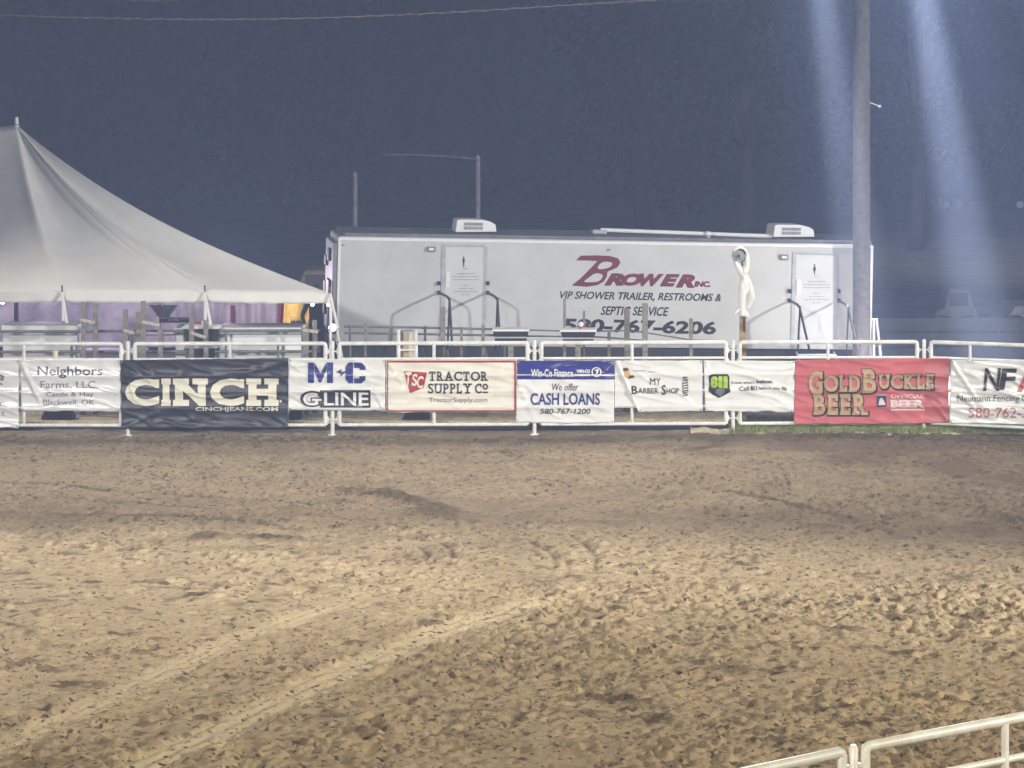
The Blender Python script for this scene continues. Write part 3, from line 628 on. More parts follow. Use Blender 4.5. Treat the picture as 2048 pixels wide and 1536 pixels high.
for (x0, x1, y0, y1, lab) in ((884, 970, 488, 692, 'door marked for men'), (1585, 1672, 504, 698, 'door marked for women')):
    dr = tbox(x0+3, x1-3, y0+5, y1, .003, .02, 'door', M['door'], label=lab)
    for (a, b2, c, d2) in ((x0, x1, y0, y0+5), (x0, x0+3, y0+5, y1), (x1-3, x1, y0+5, y1)):
        tbox(a, b2, c, d2, .003, .025, 'door_frame', M['frame'], dr)
    tbox(x0+8, x0+15, y0+55, y0+86, .021, .045, 'handle', M['whiteink'], dr)
    for k, yy in enumerate((y0+78, y0+97)):
        for xx in (x0-7, x1+5):
            tbox(xx-2.5, xx+2.5, yy-4, yy+4, .003, .07, 'rail_bracket', M['black'])
    for side, xx in enumerate((x0-6, x1+4)):
        p0 = tface(xx, y0+97, .06); Df = p0.y
        q1 = at(xx+21, y0+111, Df-1.05); pm_ = at(xx+14, y0+104, Df-.7)
        f1 = at(xx+17, 700, Df-1.05); f2 = at(xx+(27 if x0 < 1000 else 40), 700, Df-1.15)
        r_ = MB(); r_.tube([p0, pm_, q1+Vector((-.01,.03,.01)), q1], .028, 8); r_.tube([q1, f1], .020, 8); r_.tube([q1+Vector((0,0,-.03)), f2], .026, 8); r_.build('handrail', M['black'], tr)
    # little person sign and notice lines on the door
    cx = (x0+x1)/2; cy = y0+28
    sk = poly((cx-2.2,cy+4),(cx-1.5,cy),(cx+1.5,cy),(cx+2.2,cy+4),(cx+1.8,cy+9),(cx+1.2,cy+9),(cx+1,cy+17),(cx-1,cy+17),(cx-1.2,cy+9),(cx-1.8,cy+9)) if x0 < 1000 else poly((cx-1.2,cy),(cx+1.2,cy),(cx+3.2,cy+8),(cx+1.2,cy+9),(cx+.8,cy+17),(cx-.8,cy+17),(cx-1.2,cy+9),(cx-3.2,cy+8))
    hd = [(cx+1.6*math.cos(k*PI/5), cy-2.4+1.6*math.sin(k*PI/5)) for k in range(10)]
    surf = lambda px, py, lift: tface(px, py, .02+lift)
    shape_list([sk, poly(*hd)], surf, M['ink'], 'door_sign', tr, .004, cut=None)
    ln = []
    for (yy, wd) in ((38, 5), (48, 17), (54, 27), (60, 26), (72, 5), (78, 14), (84, 24), (90, 9)):
        xq = cx+4-wd
        while xq < cx+4+wd:
            wl = random.uniform(4, 9); ln.append(rect(xq, min(xq+wl, cx+4+wd), y0+yy+10, y0+yy+12)); xq += wl+1.6
    shape_list(ln, surf, mat('faint_grey_print', (.36,.37,.40), .5), 'door_notice', tr, .004, cut=None)
for cx, cy in ((862, 498), (1567, 514)):
    lo = tbox(cx-8, cx+8, cy-5, cy+5, .003, .06, 'porch_light', M['steel']); tbox(cx-5, cx+5, cy-2.5, cy+2.5, .061, .08, 'lens', M['ac'], lo)
for cx, cy in ((686, 490), (1217, 499)): tbox(cx-3, cx+3, cy-1, cy+1.5, .003, .03, 'marker_lamp', M['steel'])
ts = lambda px, py, lift: tface(px, py, lift)
SL = .0155
# lettering: big B drawn as an outline with two counters, rest from the font
def ringpoly(outer, inner):
    n = len(outer); vs = outer+inner; fs = [(i, (i+1) % n, n+(i+1) % n, n+i) for i in range(n)]; return (vs, fs)
def spl(pts, n=6):
    out = []; m_ = len(pts)
    for i in range(m_):
        p0, p1, p2, p3 = pts[i-1], pts[i], pts[(i+1) % m_], pts[(i+2) % m_]
        for k in range(n):
            t_ = k/n
            out.append(tuple(.5*((2*p1[j])+(-p0[j]+p2[j])*t_+(2*p0[j]-5*p1[j]+4*p2[j]-p3[j])*t_*t_+(-p0[j]+3*p1[j]-3*p2[j]+p3[j])*t_**3) for j in (0, 1)))
    return out
def fillcurve(loops):
    cu = bpy.data.curves.new('t', 'CURVE'); cu.dimensions = '2D'; cu.fill_mode = 'FRONT'
    for lp in loops:
        s_ = cu.splines.new('POLY'); s_.points.add(len(lp)-1); s_.use_cyclic_u = True
        for p, q in zip(s_.points, lp): p.co = (q[0], q[1], 0, 1)
    o = bpy.data.objects.new('t', cu); COL.objects.link(o); dg = bpy.context.evaluated_depsgraph_get(); me_ = bpy.data.meshes.new_from_object(o.evaluated_get(dg))
    r_ = ([(v.co.x, v.co.y) for v in me_.vertices], [list(p.vertices) for p in me_.polygons]); bpy.data.objects.remove(o); return r_
Z5 = lambda x, y: (1040+x/4.655, 420+y/4.655)
Bo = [Z5(*p) for p in ((520,470),(565,425),(700,422),(840,428),(915,450),(935,490),(905,535),(850,560),(815,572),(808,620),(780,665),(720,700),(620,715),(480,703),(560,640),(640,560),(720,475),(640,470))]
Bi1 = [Z5(*p) for p in ((760,490),(830,482),(860,500),(830,535),(760,550),(722,540))]
Bi2 = [Z5(*p) for p in ((690,595),(740,590),(770,610),(750,650),(700,670),(600,668),(640,630))]
shape_list([fillcurve([Bo, spl(Bi1), spl(Bi2)])], ts, M['maroon'], 'lettering', tr, .005, cut=None)
shape_list([text_piece('R', 1208, 1248, 546, 571, .07, .35), text_piece('O', 1242, 1284, 546, 571, .07, .3), text_piece('W', 1278, 1328, 546, 571, .07, .3), text_piece('E', 1319, 1360, 546, 571, .07, .35), text_piece('R', 1351, 1390, 546, 573, .07, .35)], ts, M['maroon'], 'lettering', tr, .005, cut=None, slope=SL)
shape_list([text_piece('INC.', 1388, 1421, 562, 574, .06, .2)], ts, M['maroon'], 'lettering', tr, .005, cut=None, slope=SL)
shape_list([text_piece('VIP SHOWER TRAILER, RESTROOMS &', 1120, 1443, 582, 600, .022, .3)], ts, M['ink'], 'lettering', tr, .005, cut=None, slope=.017)
shape_list([text_piece('SEPTIC SERVICE', 1201, 1338, 612, 630, .022, .3)], ts, M['ink'], 'lettering', tr, .005, cut=None, slope=.017)
shape_list([text_piece('580-767-6206', 1126, 1432, 636, 663, .04, .1)], ts, M['ink'], 'lettering', tr, .005, cut=None, slope=.022)
# roof units
def ac_unit(px0, px1, lab):
    a0 = tl(px0, 500)[0]*1.0; a1 = tl(px1, 500)[0]; L_ = a1-a0; h = .30
    base_ = tpt(a0, .35, HGT+.07); t = thing('roof_air_conditioner', base_, lab, 'air conditioner', 'air conditioners on the trailer roof')
    t.rotation_euler = tr.rotation_euler
    Mx = TM.copy(); Mx.translation = base_
    prof = [(0,.03),(.03,h*.95),(.1,h),(L_*.66,h),(L_*.86,h*.86),(L_*.97,h*.68),(L_,.05)]
    b = MB(); vs = [Mx @ Vector((x, y, zz)) for y in (0, .72) for x, zz in prof]; n = len(prof)
    fs = [(i, i+1, n+i+1, n+i) for i in range(n-1)]+[tuple(range(n))[::-1], tuple(range(n, 2*n)), (0, n, 2*n-1, n-1)]
    b.quad_mesh(vs, fs); b.build('shroud', M['ac'], t, bevel=.012)
    for k in range(2):
        b = MB(); b.box((L_*.2, -.012, .09+k*.085), (L_*.66, -.002, .155+k*.085), Mx); g_ = b.build('vent_grille', M['trim'], t)
        for q in range(3):
            s_ = MB(); s_.box((L_*.2, -.022, .097+k*.085+q*.021), (L_*.66, -.013, .104+k*.085+q*.021), Mx); so_ = s_.build('slat', M['roof'], t); so_.parent = g_
    b = MB(); b.box((.04,.03,-.03),(L_-.04,.69,.028), Mx); b.build('base_pan', M['black'], t)
ac_unit(914, 997, 'white air conditioner on the trailer roof above the left door'); ac_unit(1554, 1637, 'white air conditioner on the trailer roof above the right door')
a0, a1 = tl(1202, 480)[0], tl(1556, 480)[0]
aw = thing('rolled_awning', tpt(a0, .9, HGT+.07), 'long thin white rolled awning lying along the trailer roof', 'awning')
b_ = MB(); b_.tube([tpt(a0+.2, 1.2, HGT+.15), tpt(a1, .5, HGT+.11)], .045, 10); b_.build('roll', M['ac'], aw)
b_ = MB(); b_.box((a0, 1.05, HGT+.07), (a0+.32, 1.3, HGT+.16), TM); b_.build('end_bracket', M['trim'], aw, bevel=.02)
p = tpt(tl(1424, 480)[0], .4, HGT+.07); rv = thing('roof_vent', p, 'small white vent cap on the trailer roof left of the right air conditioner', 'vent')
b_ = MB(); b_.lathe(p, [(.05,-.01),(.05,.06)], 12); b_.build('vent_pipe', M['trim'], rv); b_ = MB(); b_.lathe(p+Vector((0,0,.06)), [(.10,0),(.09,.04),(.03,.07)], 12); b_.build('cap', M['ac'], rv)
# entrance steps at the doors
for (px, lab) in ((930, 'metal entrance steps below the left trailer door'), (1625, 'metal entrance steps below the right trailer door')):
    a = tl(px, 690)[0]; base_ = tpt(a, -.9, 0); base_.z = 0; t = thing('entrance_steps', base_, lab, 'steps', 'steps at the trailer doors')
    for k, (yy, zz) in enumerate(((-.35, .50), (-.70, .30), (-1.05, .14))):
        c_ = tpt(a, yy, 0); b = MB(); b.box((c_.x-.42, c_.y-.15, zz-.02), (c_.x+.42, c_.y+.15, zz+.02)); b.build('tread', M['trim'], t)
    for sx in (-.4, .4):
        b = MB(); b.bar(tpt(a, -.2, 0)+Vector((sx,0,-.08)), tpt(a, -1.15, 0)*1.0+Vector((sx,0,-(tpt(a,-1.15,0).z)+.03)), .03, .12); b.build('stringer', M['steel'], t)

# ------------------------------------------------------------------ tent
def tent():
    ZE = at(0, 585, 49.5)[2]
    front = [at(x, 585+ (0 if x < 500 else 4), 49.5) for x in (-520, -160, 125, 410, 661)]
    for p in front: p.z = ZE
    front[-1] = at(661, 588, 49.6)
    pk1 = at(33, 250, 55.6); pk0 = at(-520, 250, 55.6); pk0.x -= 2
    t = thing('event_tent', Vector((pk1.x, 55.6, 0)), 'large cream pole tent with a pointed peak and purple light inside', 'tent')
    backz = ZE
    rightend = [Vector((-5.6, 53.5, ZE)), Vector((-7.4, 58, ZE)), Vector((-8.6, 62, ZE))]
    back = [Vector((-12.5, 62, ZE)), Vector((-18, 62, ZE)), Vector((-24, 62, ZE))]
    loop = front+rightend+back
    # finely sampled eave; every eave point runs up to the ridge as a sagging curve
    vs = []; fs = []; nv = 34; cols = []
    def ridge_for(p):
        XS = -8.56
        if p.x >= XS: return pk1
        tt = min(1, (XS-p.x)/(XS-pk0.x)); q = pk1.lerp(pk0, tt); q.z -= .30*math.sin(PI*tt); return q
    for a, b in zip(loop[:-1], loop[1:]):
        n = 44
        for k in range(n):
            u = k/n; p = a.lerp(b, u); cols.append((p, u, a in front and b in front))
    cols.append((loop[-1], 0, False))
    for ci, (p, u, isf) in enumerate(cols):
        q = ridge_for(p)
        dS = min(u, 1-u)       # distance to a seam
        for j in range(nv+1):
            v = j/nv; c = q.lerp(p, v); sag = .50*math.sin(PI*v**.85)*(.75+.5*math.sin(PI*u))
            if ci == 176 or not isf and ci < 180: sag = .42*math.sin(PI*v**.85)
            wr = .006*mn.noise(Vector((ci*.16, v*1.6, 1)))*math.sin(PI*v)
            wr += .03*math.exp(-((u-.0)/.05)**2)*math.sin(PI*v) + .03*math.exp(-((u-1)/.05)**2)*math.sin(PI*v)
            if 125 < ci*1 < 165: wr += .06*math.sin((ci-132)*1.05)*math.exp(-((ci-133)/9.5)**2)*math.sin(PI*min(1, v*1.15))**.6
            c.z -= sag; c += Vector((0,-.55,.83))*wr
            if v > .93: c.z += .0
            vs.append(c)
    nc = len(cols)
    for i in range(nc-1):
        for j in range(nv): fs.append((i*(nv+1)+j, i*(nv+1)+j+1, (i+1)*(nv+1)+j+1, (i+1)*(nv+1)+j))
    b = MB(); b.quad_mesh(vs, fs, True); o = b.build('roof_canvas', M['canvas'], t)
    s_ = o.modifiers.new('thick', 'SOLIDIFY'); s_.thickness = .008; s_.offset = 1
    # valance hanging from the eave
    vs = []; fs = []
    for ci, (p, u, isf) in enumerate(cols):
        if p.y > 56: continue
        sc = .19+.02*math.sin(u*PI)+.006*math.sin(ci*.9)
        for j in range(5):
            v = j/4; vs.append(Vector((p.x, p.y-.02-.012*math.sin(ci*.7)*v, p.z+.015-sc*v)))
    nc2 = len(vs)//5
    for i in range(nc2-1):
        for j in range(4): fs.append((i*5+j, i*5+j+1, (i+1)*5+j+1, (i+1)*5+j))
    b = MB(); b.quad_mesh(vs, fs, True); o = b.build('valance', M['canvas'], t); s_ = o.modifiers.new('thick', 'SOLIDIFY'); s_.thickness = .006
    # seams reinforcing
    for p in front[1:]:
        q = pk1
        pts = []
        for j in range(25):
            v = j/24; c = q.lerp(p, v) ; c.z -= .50*math.sin(PI*v**.85)*.75-.052*math.sin(PI*v); c.y -= .035; pts.append(c)
        if p.x > -12.8:
            pass
    for p in front:
        b = MB(); b.tube([Vector((p.x, p.y+.03, 0)), Vector((p.x, p.y+.03, p.z-.02))], .032, 10); b.build('side_pole', M['white'], t)
        b = MB(); b.tube([p+Vector((0,-.03,-.04)), p+Vector((0,-.05,.14))], .018, 8); b.build('pole_tip', M['steel'], t)
        b = MB(); b.tube([p+Vector((0,-.05,.02)), p+Vector((.55,-1.4,-p.z+.02))], .012, 6); b.tube([p+Vector((.0,-.05,.0)), p+Vector((.17,-.45,-.62))], .03, 6); b.build('guy_strap', M['canvas'], t)
    b = MB(); b.tube([Vector((pk1.x, 55.6, 0)), pk1+Vector((0,0,.02))], .05, 10); b.build('centre_pole', M['steel'], t)
    b = MB(); b.tube([pk1+Vector((0,0,-.12)), pk1+Vector((0,0,.0)), pk1+Vector((0,0,.17))], [.10,.05,.035], 10); b.build('finial', M['white'], t)
    # rear sidewall, softly folded
    vs = []; fs = []; n = 260
    for i in range(n+1):
        X = -26+17.6*i/n; yy = 61.9+.10*math.sin(X*4.1)+.05*mn.noise(Vector((X*3, 0, 0)))
        for j in range(6): vs.append(Vector((X, yy+.06*mn.noise(Vector((X*2, j*.5, 2))), ZE*j/5)))
    for i in range(n):
        for j in range(5): fs.append((i*6+j, i*6+j+1, (i+1)*6+j+1, (i+1)*6+j))
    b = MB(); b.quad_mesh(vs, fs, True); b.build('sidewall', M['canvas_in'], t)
tent()
lamp('POINT', 'tent_lamp', (-10.5, 58.3, 1.95), 300, (0.86, 0.74, 1.0), size=.25)
lamp('POINT', 'tent_lamp', (-6.4, 58.6, 1.9), 330, (1.0, 0.84, 0.92), size=.2)
for (px, py, D, r_, m_, lab) in ((5, 603, 50.2, .055, 'bluebulb', 'blue-white glowing bulb under the tent eave at the left edge'), (625, 609, 52, .035, 'bulb', 'small glowing bulb under the eave beside the yellow banner'),
        (657, 609, 50.5, .04, 'bulb', 'small glowing bulb at the tent corner pole'), (665, 655, 50.0, .075, 'bulb', 'large bright bulb low beside the tent corner pole')):
    p = at(px, py, D); t = thing('light_bulb', p, lab, 'light bulb', 'bulbs glowing in the tent')
    b = MB(); b.ball(p, r_); b.build('glass_globe', M[m_], t); b = MB(); b.tube([p+Vector((0,0,r_*.9)), p+Vector((0,0,r_*.9+.07))], r_*.45, 8); b.build('socket', M['black'], t)
    b = MB(); b.tube([p+Vector((0,0,r_*.9+.07)), p+Vector((0,.05,.9 if py > 640 else .35))], .006, 5); b.build('wire', M['black'], t)
# banners and clutter inside the tent
vs = []; fs = []
for i in range(121):
    u = i/120; X = -8.5+4.15*u; yy = 61.9-.5*u+.07*math.sin(u*70)+.05*mn.noise(Vector((u*9, 0, 0)))
    for j in range(4): vs.append(Vector((X, yy, 1.28*j/3)))
for i in range(120):
    for j in range(3): fs.append((i*4+j, i*4+j+1, (i+1)*4+j+1, (i+1)*4+j))
t = thing('windscreen', (-6.4, 61.6, 0), 'low folded cloth windscreen behind the yellow banner, lit purple', 'windscreen')
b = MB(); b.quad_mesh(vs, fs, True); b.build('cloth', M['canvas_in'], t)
for u in (0, .5, 1):
    b = MB(); b.tube([Vector((-8.5+4.15*u, 62.02-.5*u, 0)), Vector((-8.5+4.15*u, 62.02-.5*u, 1.3))], .02, 6); b.build('stake', M['steel'], t)
def flat_cloth(name, px0, px1, z1, z0, D, m, lab, cat, slant=0):
    a = at(px0, 600, D).x; b2 = at(px1, 600, D).x; vs = []; fs = []
    for i in range(21):
        for j in range(9):
            u, v = i/20, j/8; vs.append(Vector((a+(b2-a)*u+slant*v, D+.03*math.sin(u*9+v), z1+(z0-z1)*v)))
    for i in range(20):
        for j in range(8): fs.append((i*9+j, i*9+j+1, (i+1)*9+j+1, (i+1)*9+j))
    t = thing(name, ((a+b2)/2, D, z0), lab, cat); bb = MB(); bb.quad_mesh(vs, fs, True); o = bb.build('cloth', m, t); s_ = o.modifiers.new('thick', 'SOLIDIFY'); s_.thickness = .004; return t
t = flat_cloth('hanging_banner', 570, 628, 1.45, .38, 60.5, M['yellow'], 'yellow banner hung inside the tent near its corner', 'banner', -.06)
surf = lambda px, py, lift: at(px, py, 60.45-lift)
random.seed(4)
shape_list([poly((581+5*k, 645-2*(k % 2)), (584+5*k, 638), (586+5*k, 646), (585+5*k, 650), (582+5*k, 649)) for k in range(5)], surf, M['ink'], 'print', t, .0, cut=None)
b = MB(); p = at(607, 640, 60.35); b.tube([Vector((p.x, p.y, 0)), Vector((p.x, p.y, 1.5))], .02, 6); b.build('stand_pole', M['steel'], t)
flat_cloth('hanging_cloth', 558, 570, 1.4, .4, 60.9, M['darkred'], 'dark red patterned cloth hanging left of the yellow banner', 'cloth', -.05)
flat_cloth('hanging_pennant', 461, 470, 1.05, .62, 61.2, M['darkred'], 'small dark red pennant on the tent back wall', 'pennant')
flat_cloth('dark_tarp', 298, 321, 1.1, .72, 60.8, mat('dark_maroon_tarp', (.03,.008,.012), .8), 'dark maroon tarp hanging left of the white tent pole', 'tarp', .3)
flat_cloth('dark_tarp', 327, 356, 1.1, .84, 60.8, M['darkwall'], 'dark blue tarp hanging right of the white tent pole', 'tarp', -.2)
def table(px, D, w_, lab, col, h=.62):
    p = at(px, 600, D); p.z = 0; t = thing('folding_table', p, lab, 'table', 'tables inside the tent')
    b = MB(); b.box((p.x-w_/2, p.y-.35, h-.03), (p.x+w_/2, p.y+.35, h)); b.build('tabletop', col, t, bevel=.01)
    for sx in (-1, 1):
        b = MB(); b.bar((p.x+sx*(w_/2-.1), p.y-.28, 0), (p.x+sx*(w_/2-.1), p.y-.28, h-.032), .03, .03); b.build('leg', M['steel'], t)
        b = MB(); b.bar((p.x+sx*(w_/2-.1), p.y+.28, 0), (p.x+sx*(w_/2-.1), p.y+.28, h-.032), .03, .03); b.build('leg', M['steel'], t)
pw = mat('plastic_table_top', (.30,.27,.32), .6)
table(225, 57.5, 1.5, 'pale folding table in the tent behind the left wooden frames', pw, .40); table(340, 59, 2.0, 'long pale folding table in the tent left of the black feed tub', pw, .62)
b = MB(); p = at(348, 640, 58.6); t = thing('speaker_box', p, 'long black equipment case lying on the table inside the tent', 'equipment case')
b.box((p.x-.32, p.y-.15, p.z-.05), (p.x+.38, p.y+.15, p.z+.05)); b.build('case_body', M['black'], t, bevel=.02); b = MB(); b.tube([p+Vector((-.1,-.17,.0)), p+Vector((-.1,-.2,.02)), p+Vector((.1,-.2,.02)), p+Vector((.1,-.17,0))], .01, 6); b.build('handle', M['steel'], t)
# red and white sign board near the black tub
p = at(405, 650, 49.6); t = thing('small_sign', p, 'small white sign with a red disc beside the left black tub', 'sign')
b = MB(); b.box((p.x-.02, p.y-.01, p.z-.06), (p.x+.16, p.y+.01, p.z+.08)); b.build('sign_board', M['white'], t, bevel=.004)
b = MB(); b.tube([Vector((p.x-.09, p.y-.02, p.z+.005)), Vector((p.x-.09, p.y, p.z+.005))], .075, 18); b.build('disc', M['pinktrim'], t)
b = MB(); b.bar((p.x+.05, p.y+.03, .17), (p.x+.05, p.y+.03, p.z+.05), .03, .03); b.build('stake', M['steel'], t)

# person standing in the tent (torso and thighs show below the eave)
def person(base, face, label):
    t = thing('person', base, label, 'person', rz=face)
    J = [(0,0,.95),(0,0,1.12),(0,0,1.32),(0,0,1.46),(0,0,1.55),(0,-.01,1.66),  # pelvis..head
         (.19,0,1.41),(.30,.0,1.14),(.27,-.10,.90),(-.19,0,1.41),(-.30,.0,1.14),(-.25,-.12,.90),
         (.10,0,.90),(.14,-.02,.50),(.16,.02,.09),(.17,-.14,.045),(-.10,0,.90),(-.15,-.02,.50),(-.19,.02,.09),(-.20,-.14,.045)]
    R = [(.155,.12),(.145,.11),(.175,.115),(.09,.08),(.06,.06),(.085,.10),(.075,.075),(.052,.052),(.036,.036),(.075,.075),(.052,.052),(.036,.036),(.095,.10),(.065,.07),(.045,.05),(.045,.035),(.095,.10),(.065,.07),(.045,.05),(.045,.035)]
    E = [(0,1),(1,2),(2,3),(3,4),(4,5),(3,6),(6,7),(7,8),(3,9),(9,10),(10,11),(0,12),(12,13),(13,14),(14,15),(0,16),(16,17),(17,18),(18,19)]
    for s_, hi in ((1, 8), (-1, 11)):
        wx_, wy_, wz_ = J[hi]
        palm = len(J); J.append((wx_, wy_-.02, wz_-.07)); R.append((.038,.02)); E.append((hi, palm))
        for k in range(4):
            i = len(J); J.append((wx_+(-.03+.02*k), wy_-.03, wz_-.12)); R.append((.009,.009)); E.append((palm, i))
            J.append((wx_+(-.03+.02*k), wy_-.01, wz_-.165+.008*abs(k-1.5))); R.append((.008,.008)); E.append((i, i+1))
        i = len(J); J.append((wx_-s_*.045, wy_-.04, wz_-.09)); R.append((.010,.010)); E.append((palm, i))
    me_ = bpy.data.meshes.new('body'); me_.from_pydata(J, E, [])
    o = linkmesh('body', me_, None, t)
    for mm_ in (M['jacket'],): me_.materials.append(mm_)
    sk = o.modifiers.new('skin', 'SKIN'); sk.use_smooth_shade = True
    for v, r_ in zip(me_.skin_vertices[0].data, R): v.radius = r_
    me_.skin_vertices[0].data[0].use_root = True
    sb = o.modifiers.new('sub', 'SUBSURF'); sb.levels = 1; sb.render_levels = 2
    hd = MB(); hd.ball(Vector((0,-.01,1.70)), .098, 16, 12, (.82,1,1.15)); hd.ball(Vector((0,-.105,1.695)), .018, 8, 6); 
    for s_ in (-1, 1): hd.ball(Vector((s_*.082, 0, 1.70)), .026, 8, 6, (.4,.8,1.2)); 
    def bl(mb, name, m): 
        me2 = bpy.data.meshes.new(name); me2.from_pydata(mb.v, [], mb.f); me2.polygons.foreach_set('use_smooth', mb.sm); return linkmesh(name, me2, m, t)
    bl(hd, 'face', M['skin']); h2 = MB(); h2.ball(Vector((0,.012,1.735)), .104, 16, 10, (.86,1,.95)); bl(h2, 'hair', M['hair'])
    ey_ = MB(); [ey_.ball(Vector((s_*.034,-.095,1.715)), .010, 8, 6) for s_ in (-1, 1)]; ey_.ball(Vector((0,-.097,1.655)), .022, 8, 6, (1,.3,.25)); bl(ey_, 'eyes_and_mouth', M['hair'])
    return t
pp = at(631, 600, 57.5); person(Vector((pp.x, pp.y, 0)), .25, 'person in dark clothes standing legs apart beside the yellow banner inside the tent')

# ------------------------------------------------------------------ deck walkway and clutter behind the fence
dk_ = thing('walkway_deck', (-4, 47.7, 0), 'low tan wooden walkway running behind the far fence', 'walkway')
XA, XB = at(-200, 800, 47.6).x, at(1452, 800, 47.6).x
n = 13; wd = (XB-XA)/n
for r_ in range(5):
    y0 = 47.02+r_*.275; b = MB(); x = XA + (r_ % 2)*-.9
    while x < XB:
        x2 = min(x+random.uniform(2.2, 3.4), XB); b.box((x+.006, y0, .13), (x2-.006, y0+.255, .168)); x = x2
    b.build('deck_board', M['tanwood'], dk_)
b = MB(); b.box((XA, 47.0, -.02), (XB, 47.016, .125)); b.build('front_board', M['black'], dk_)
x = XA+.2
while x < XB:
    b = MB(); b.box((x, 47.05, -.03), (x+.09, 48.3, .127)); b.build('bearer', M['wood'], dk_); x += 1.25
WF = 'weathered wooden frames behind the fence'
def wframe(lab, posts, rungs, D=48.0, m='wood', wp=.085):
    c = at(posts[0][0], 700, D); t = thing('wooden_trestle', (c.x, c.y, .17), lab, 'wooden frame', WF)
    for i, (px, py) in enumerate(posts):
        dd = D+.25*i; p = at(px, py, dd); b = MB(); b.bar((p.x, p.y, .16), (p.x, p.y, p.z), wp, wp, (0,1,0)); b.build('post', M[m], t, bevel=.006)
    for (xa, ya, xb, yb) in rungs:
        p, q = at(xa, ya, D-.07), at(xb, yb, D-.07+.22); b = MB(); b.bar(p, q, .07, .06); b.build('rung', M['palewood'], t, bevel=.005)
wframe('pair of weathered posts with a pale rung right of the left white counter box', [(167,604),(191,608)], [(163,640,188,646)])
wframe('pair of shorter posts with a pale rung above the left fence post', [(251,619),(277,624)], [(248,661,275,668)])
wframe('single tall grey post with a pale rung reaching the white tent pole', [(287,602),(321,660)], [(285,644,317,650)])
wframe('pair of posts with a sloping rung in front of the left black tub', [(383,628),(412,640)], [(382,666,410,675)])
wframe('pair of leaning grey posts left of the tent corner pole', [(613,655),(629,640)], [(606,660,634,664)])
GP = 'grey posts standing behind the middle of the fence'
for i, (px, py, D, wd_, lab) in enumerate(((731,645,49.2,.05,'short dark post between the tent corner and the cream barrel'), (886,615,49.6,.09,'pale post directly below the left trailer door'), (923,654,49.4,.05,'short pale post between the two handrails of the left door'),
        (966,650,49.4,.06,'grey post below the right handrail of the left door'), (1023,655,49.2,.08,'grey post in front of the black tub right of the left door'), (1129,598,48.9,.05,'thin tall post at the left end of the phone number'),
        (1168,622,48.9,.04,'thin dark post rising behind the red and white beacon'), (1218,664,48.9,.06,'short dark post right of the tub with the beacon'), (1254,617,48.6,.10,'thick grey post crossing the middle of the phone number'),
        (1290,607,48.6,.10,'tallest thick grey post, right of the middle of the phone number'), (1382,637,49.1,.07,'grey post crossing the last digits of the phone number'))):
    p = at(px, py, D); t = thing('wooden_post', (p.x, p.y, .17), lab, 'post', GP)
    b = MB(); b.bar((p.x, p.y, .15), (p.x, p.y, p.z), wd_, wd_, (0,1,0)); b.build('post_shaft', M['wood'], t, bevel=.006)
    b = MB(); b.box((p.x-wd_*.75, p.y-wd_*.75, .15), (p.x+wd_*.75, p.y+wd_*.75, .20)); b.build('base_block', M['steel'], t)
def railrun(lab, runs, D, r_, m='steel', posts=()):
    c = at(runs[0][0][0], 700, D); t = thing('pipe_railing', (c.x, D, .17), lab, 'railing')
    for run in runs:
        b = MB(); b.tube([at(x, y, D) for x, y in run], r_, 8); b.build('rail', M[m], t)
    for px, py in posts:
        p = at(px, py, D); b = MB(); b.tube([Vector((p.x, D, .16)), p], .025, 8); b.build('upright', M[m], t)
railrun('grey pipe railing in front of the white counter boxes on the left', [[(-60,663),(160,663),(240,662),(640,661)], [(-60,704),(240,703),(640,703)]], 48.55, .026, posts=[(-10,645),(143,683),(380,670),(452,664),(556,683),(605,655)])
railrun('grey pipe railing in front of the left half of the trailer', [[(688,653),(830,655),(1010,659),(1060,661)], [(688,666),(830,668),(1010,671),(1060,672)]], 49.9, .022, posts=[(700,650),(850,652),(1010,656)])
railrun('thin sagging grey rail crossing below the phone number', [[(1060,660),(1160,663),(1254,661),(1290,665),(1382,680),(1450,682)], [(1060,672),(1200,674),(1290,681)]], 49.0, .014)
# white counter boxes
CB = 'white counter boxes behind the fence'
def cbox(lab, x0, x1, xs0, xs1, y0, D):
    c = at((x0+x1)/2, 700, D); t = thing('counter_box', (c.x, c.y, .0), lab, 'counter box', CB)
    A = at(x0, y0, D); B = at(x1, y0, D); a2 = at(xs0, 730, D).x; b2 = at(xs1, 730, D).x; zt, zb = A.z, .0
    b = MB(); vs = [(a2,D,zb),(b2,D,zb),(b2,D+.7,zb),(a2,D+.7,zb),(A.x,D,zt-.13),(B.x,D,zt-.13),(B.x,D+.7,zt-.13),(A.x,D+.7,zt-.13)]
    b.quad_mesh(vs, [(0,3,2,1),(4,5,6,7),(0,1,5,4),(1,2,6,5),(2,3,7,6),(3,0,4,7)]); b.build('box_body', M['white'], t, bevel=.01)
    b = MB(); b.box((A.x-.02, D-.03, zt-.127), (B.x+.02, D+.73, zt)); b.build('lid', M['ac'], t, bevel=.012)
    b = MB(); b.box((A.x+.02, D+.01, zt+.003), (B.x-.02, D+.69, zt+.02)); b.build('lid_seal', M['steel'], t)
cbox('long white counter box at the left edge of the picture', 5, 155, 8, 148, 651, 48.8)
cbox('long white counter box behind the right half of the black banner', 440, 603, 432, 600, 655, 48.8)
cbox('short white counter box left of the left black tub', 350, 366, 352, 384, 656, 48.85)
TB = 'black flared tubs with pale rims'
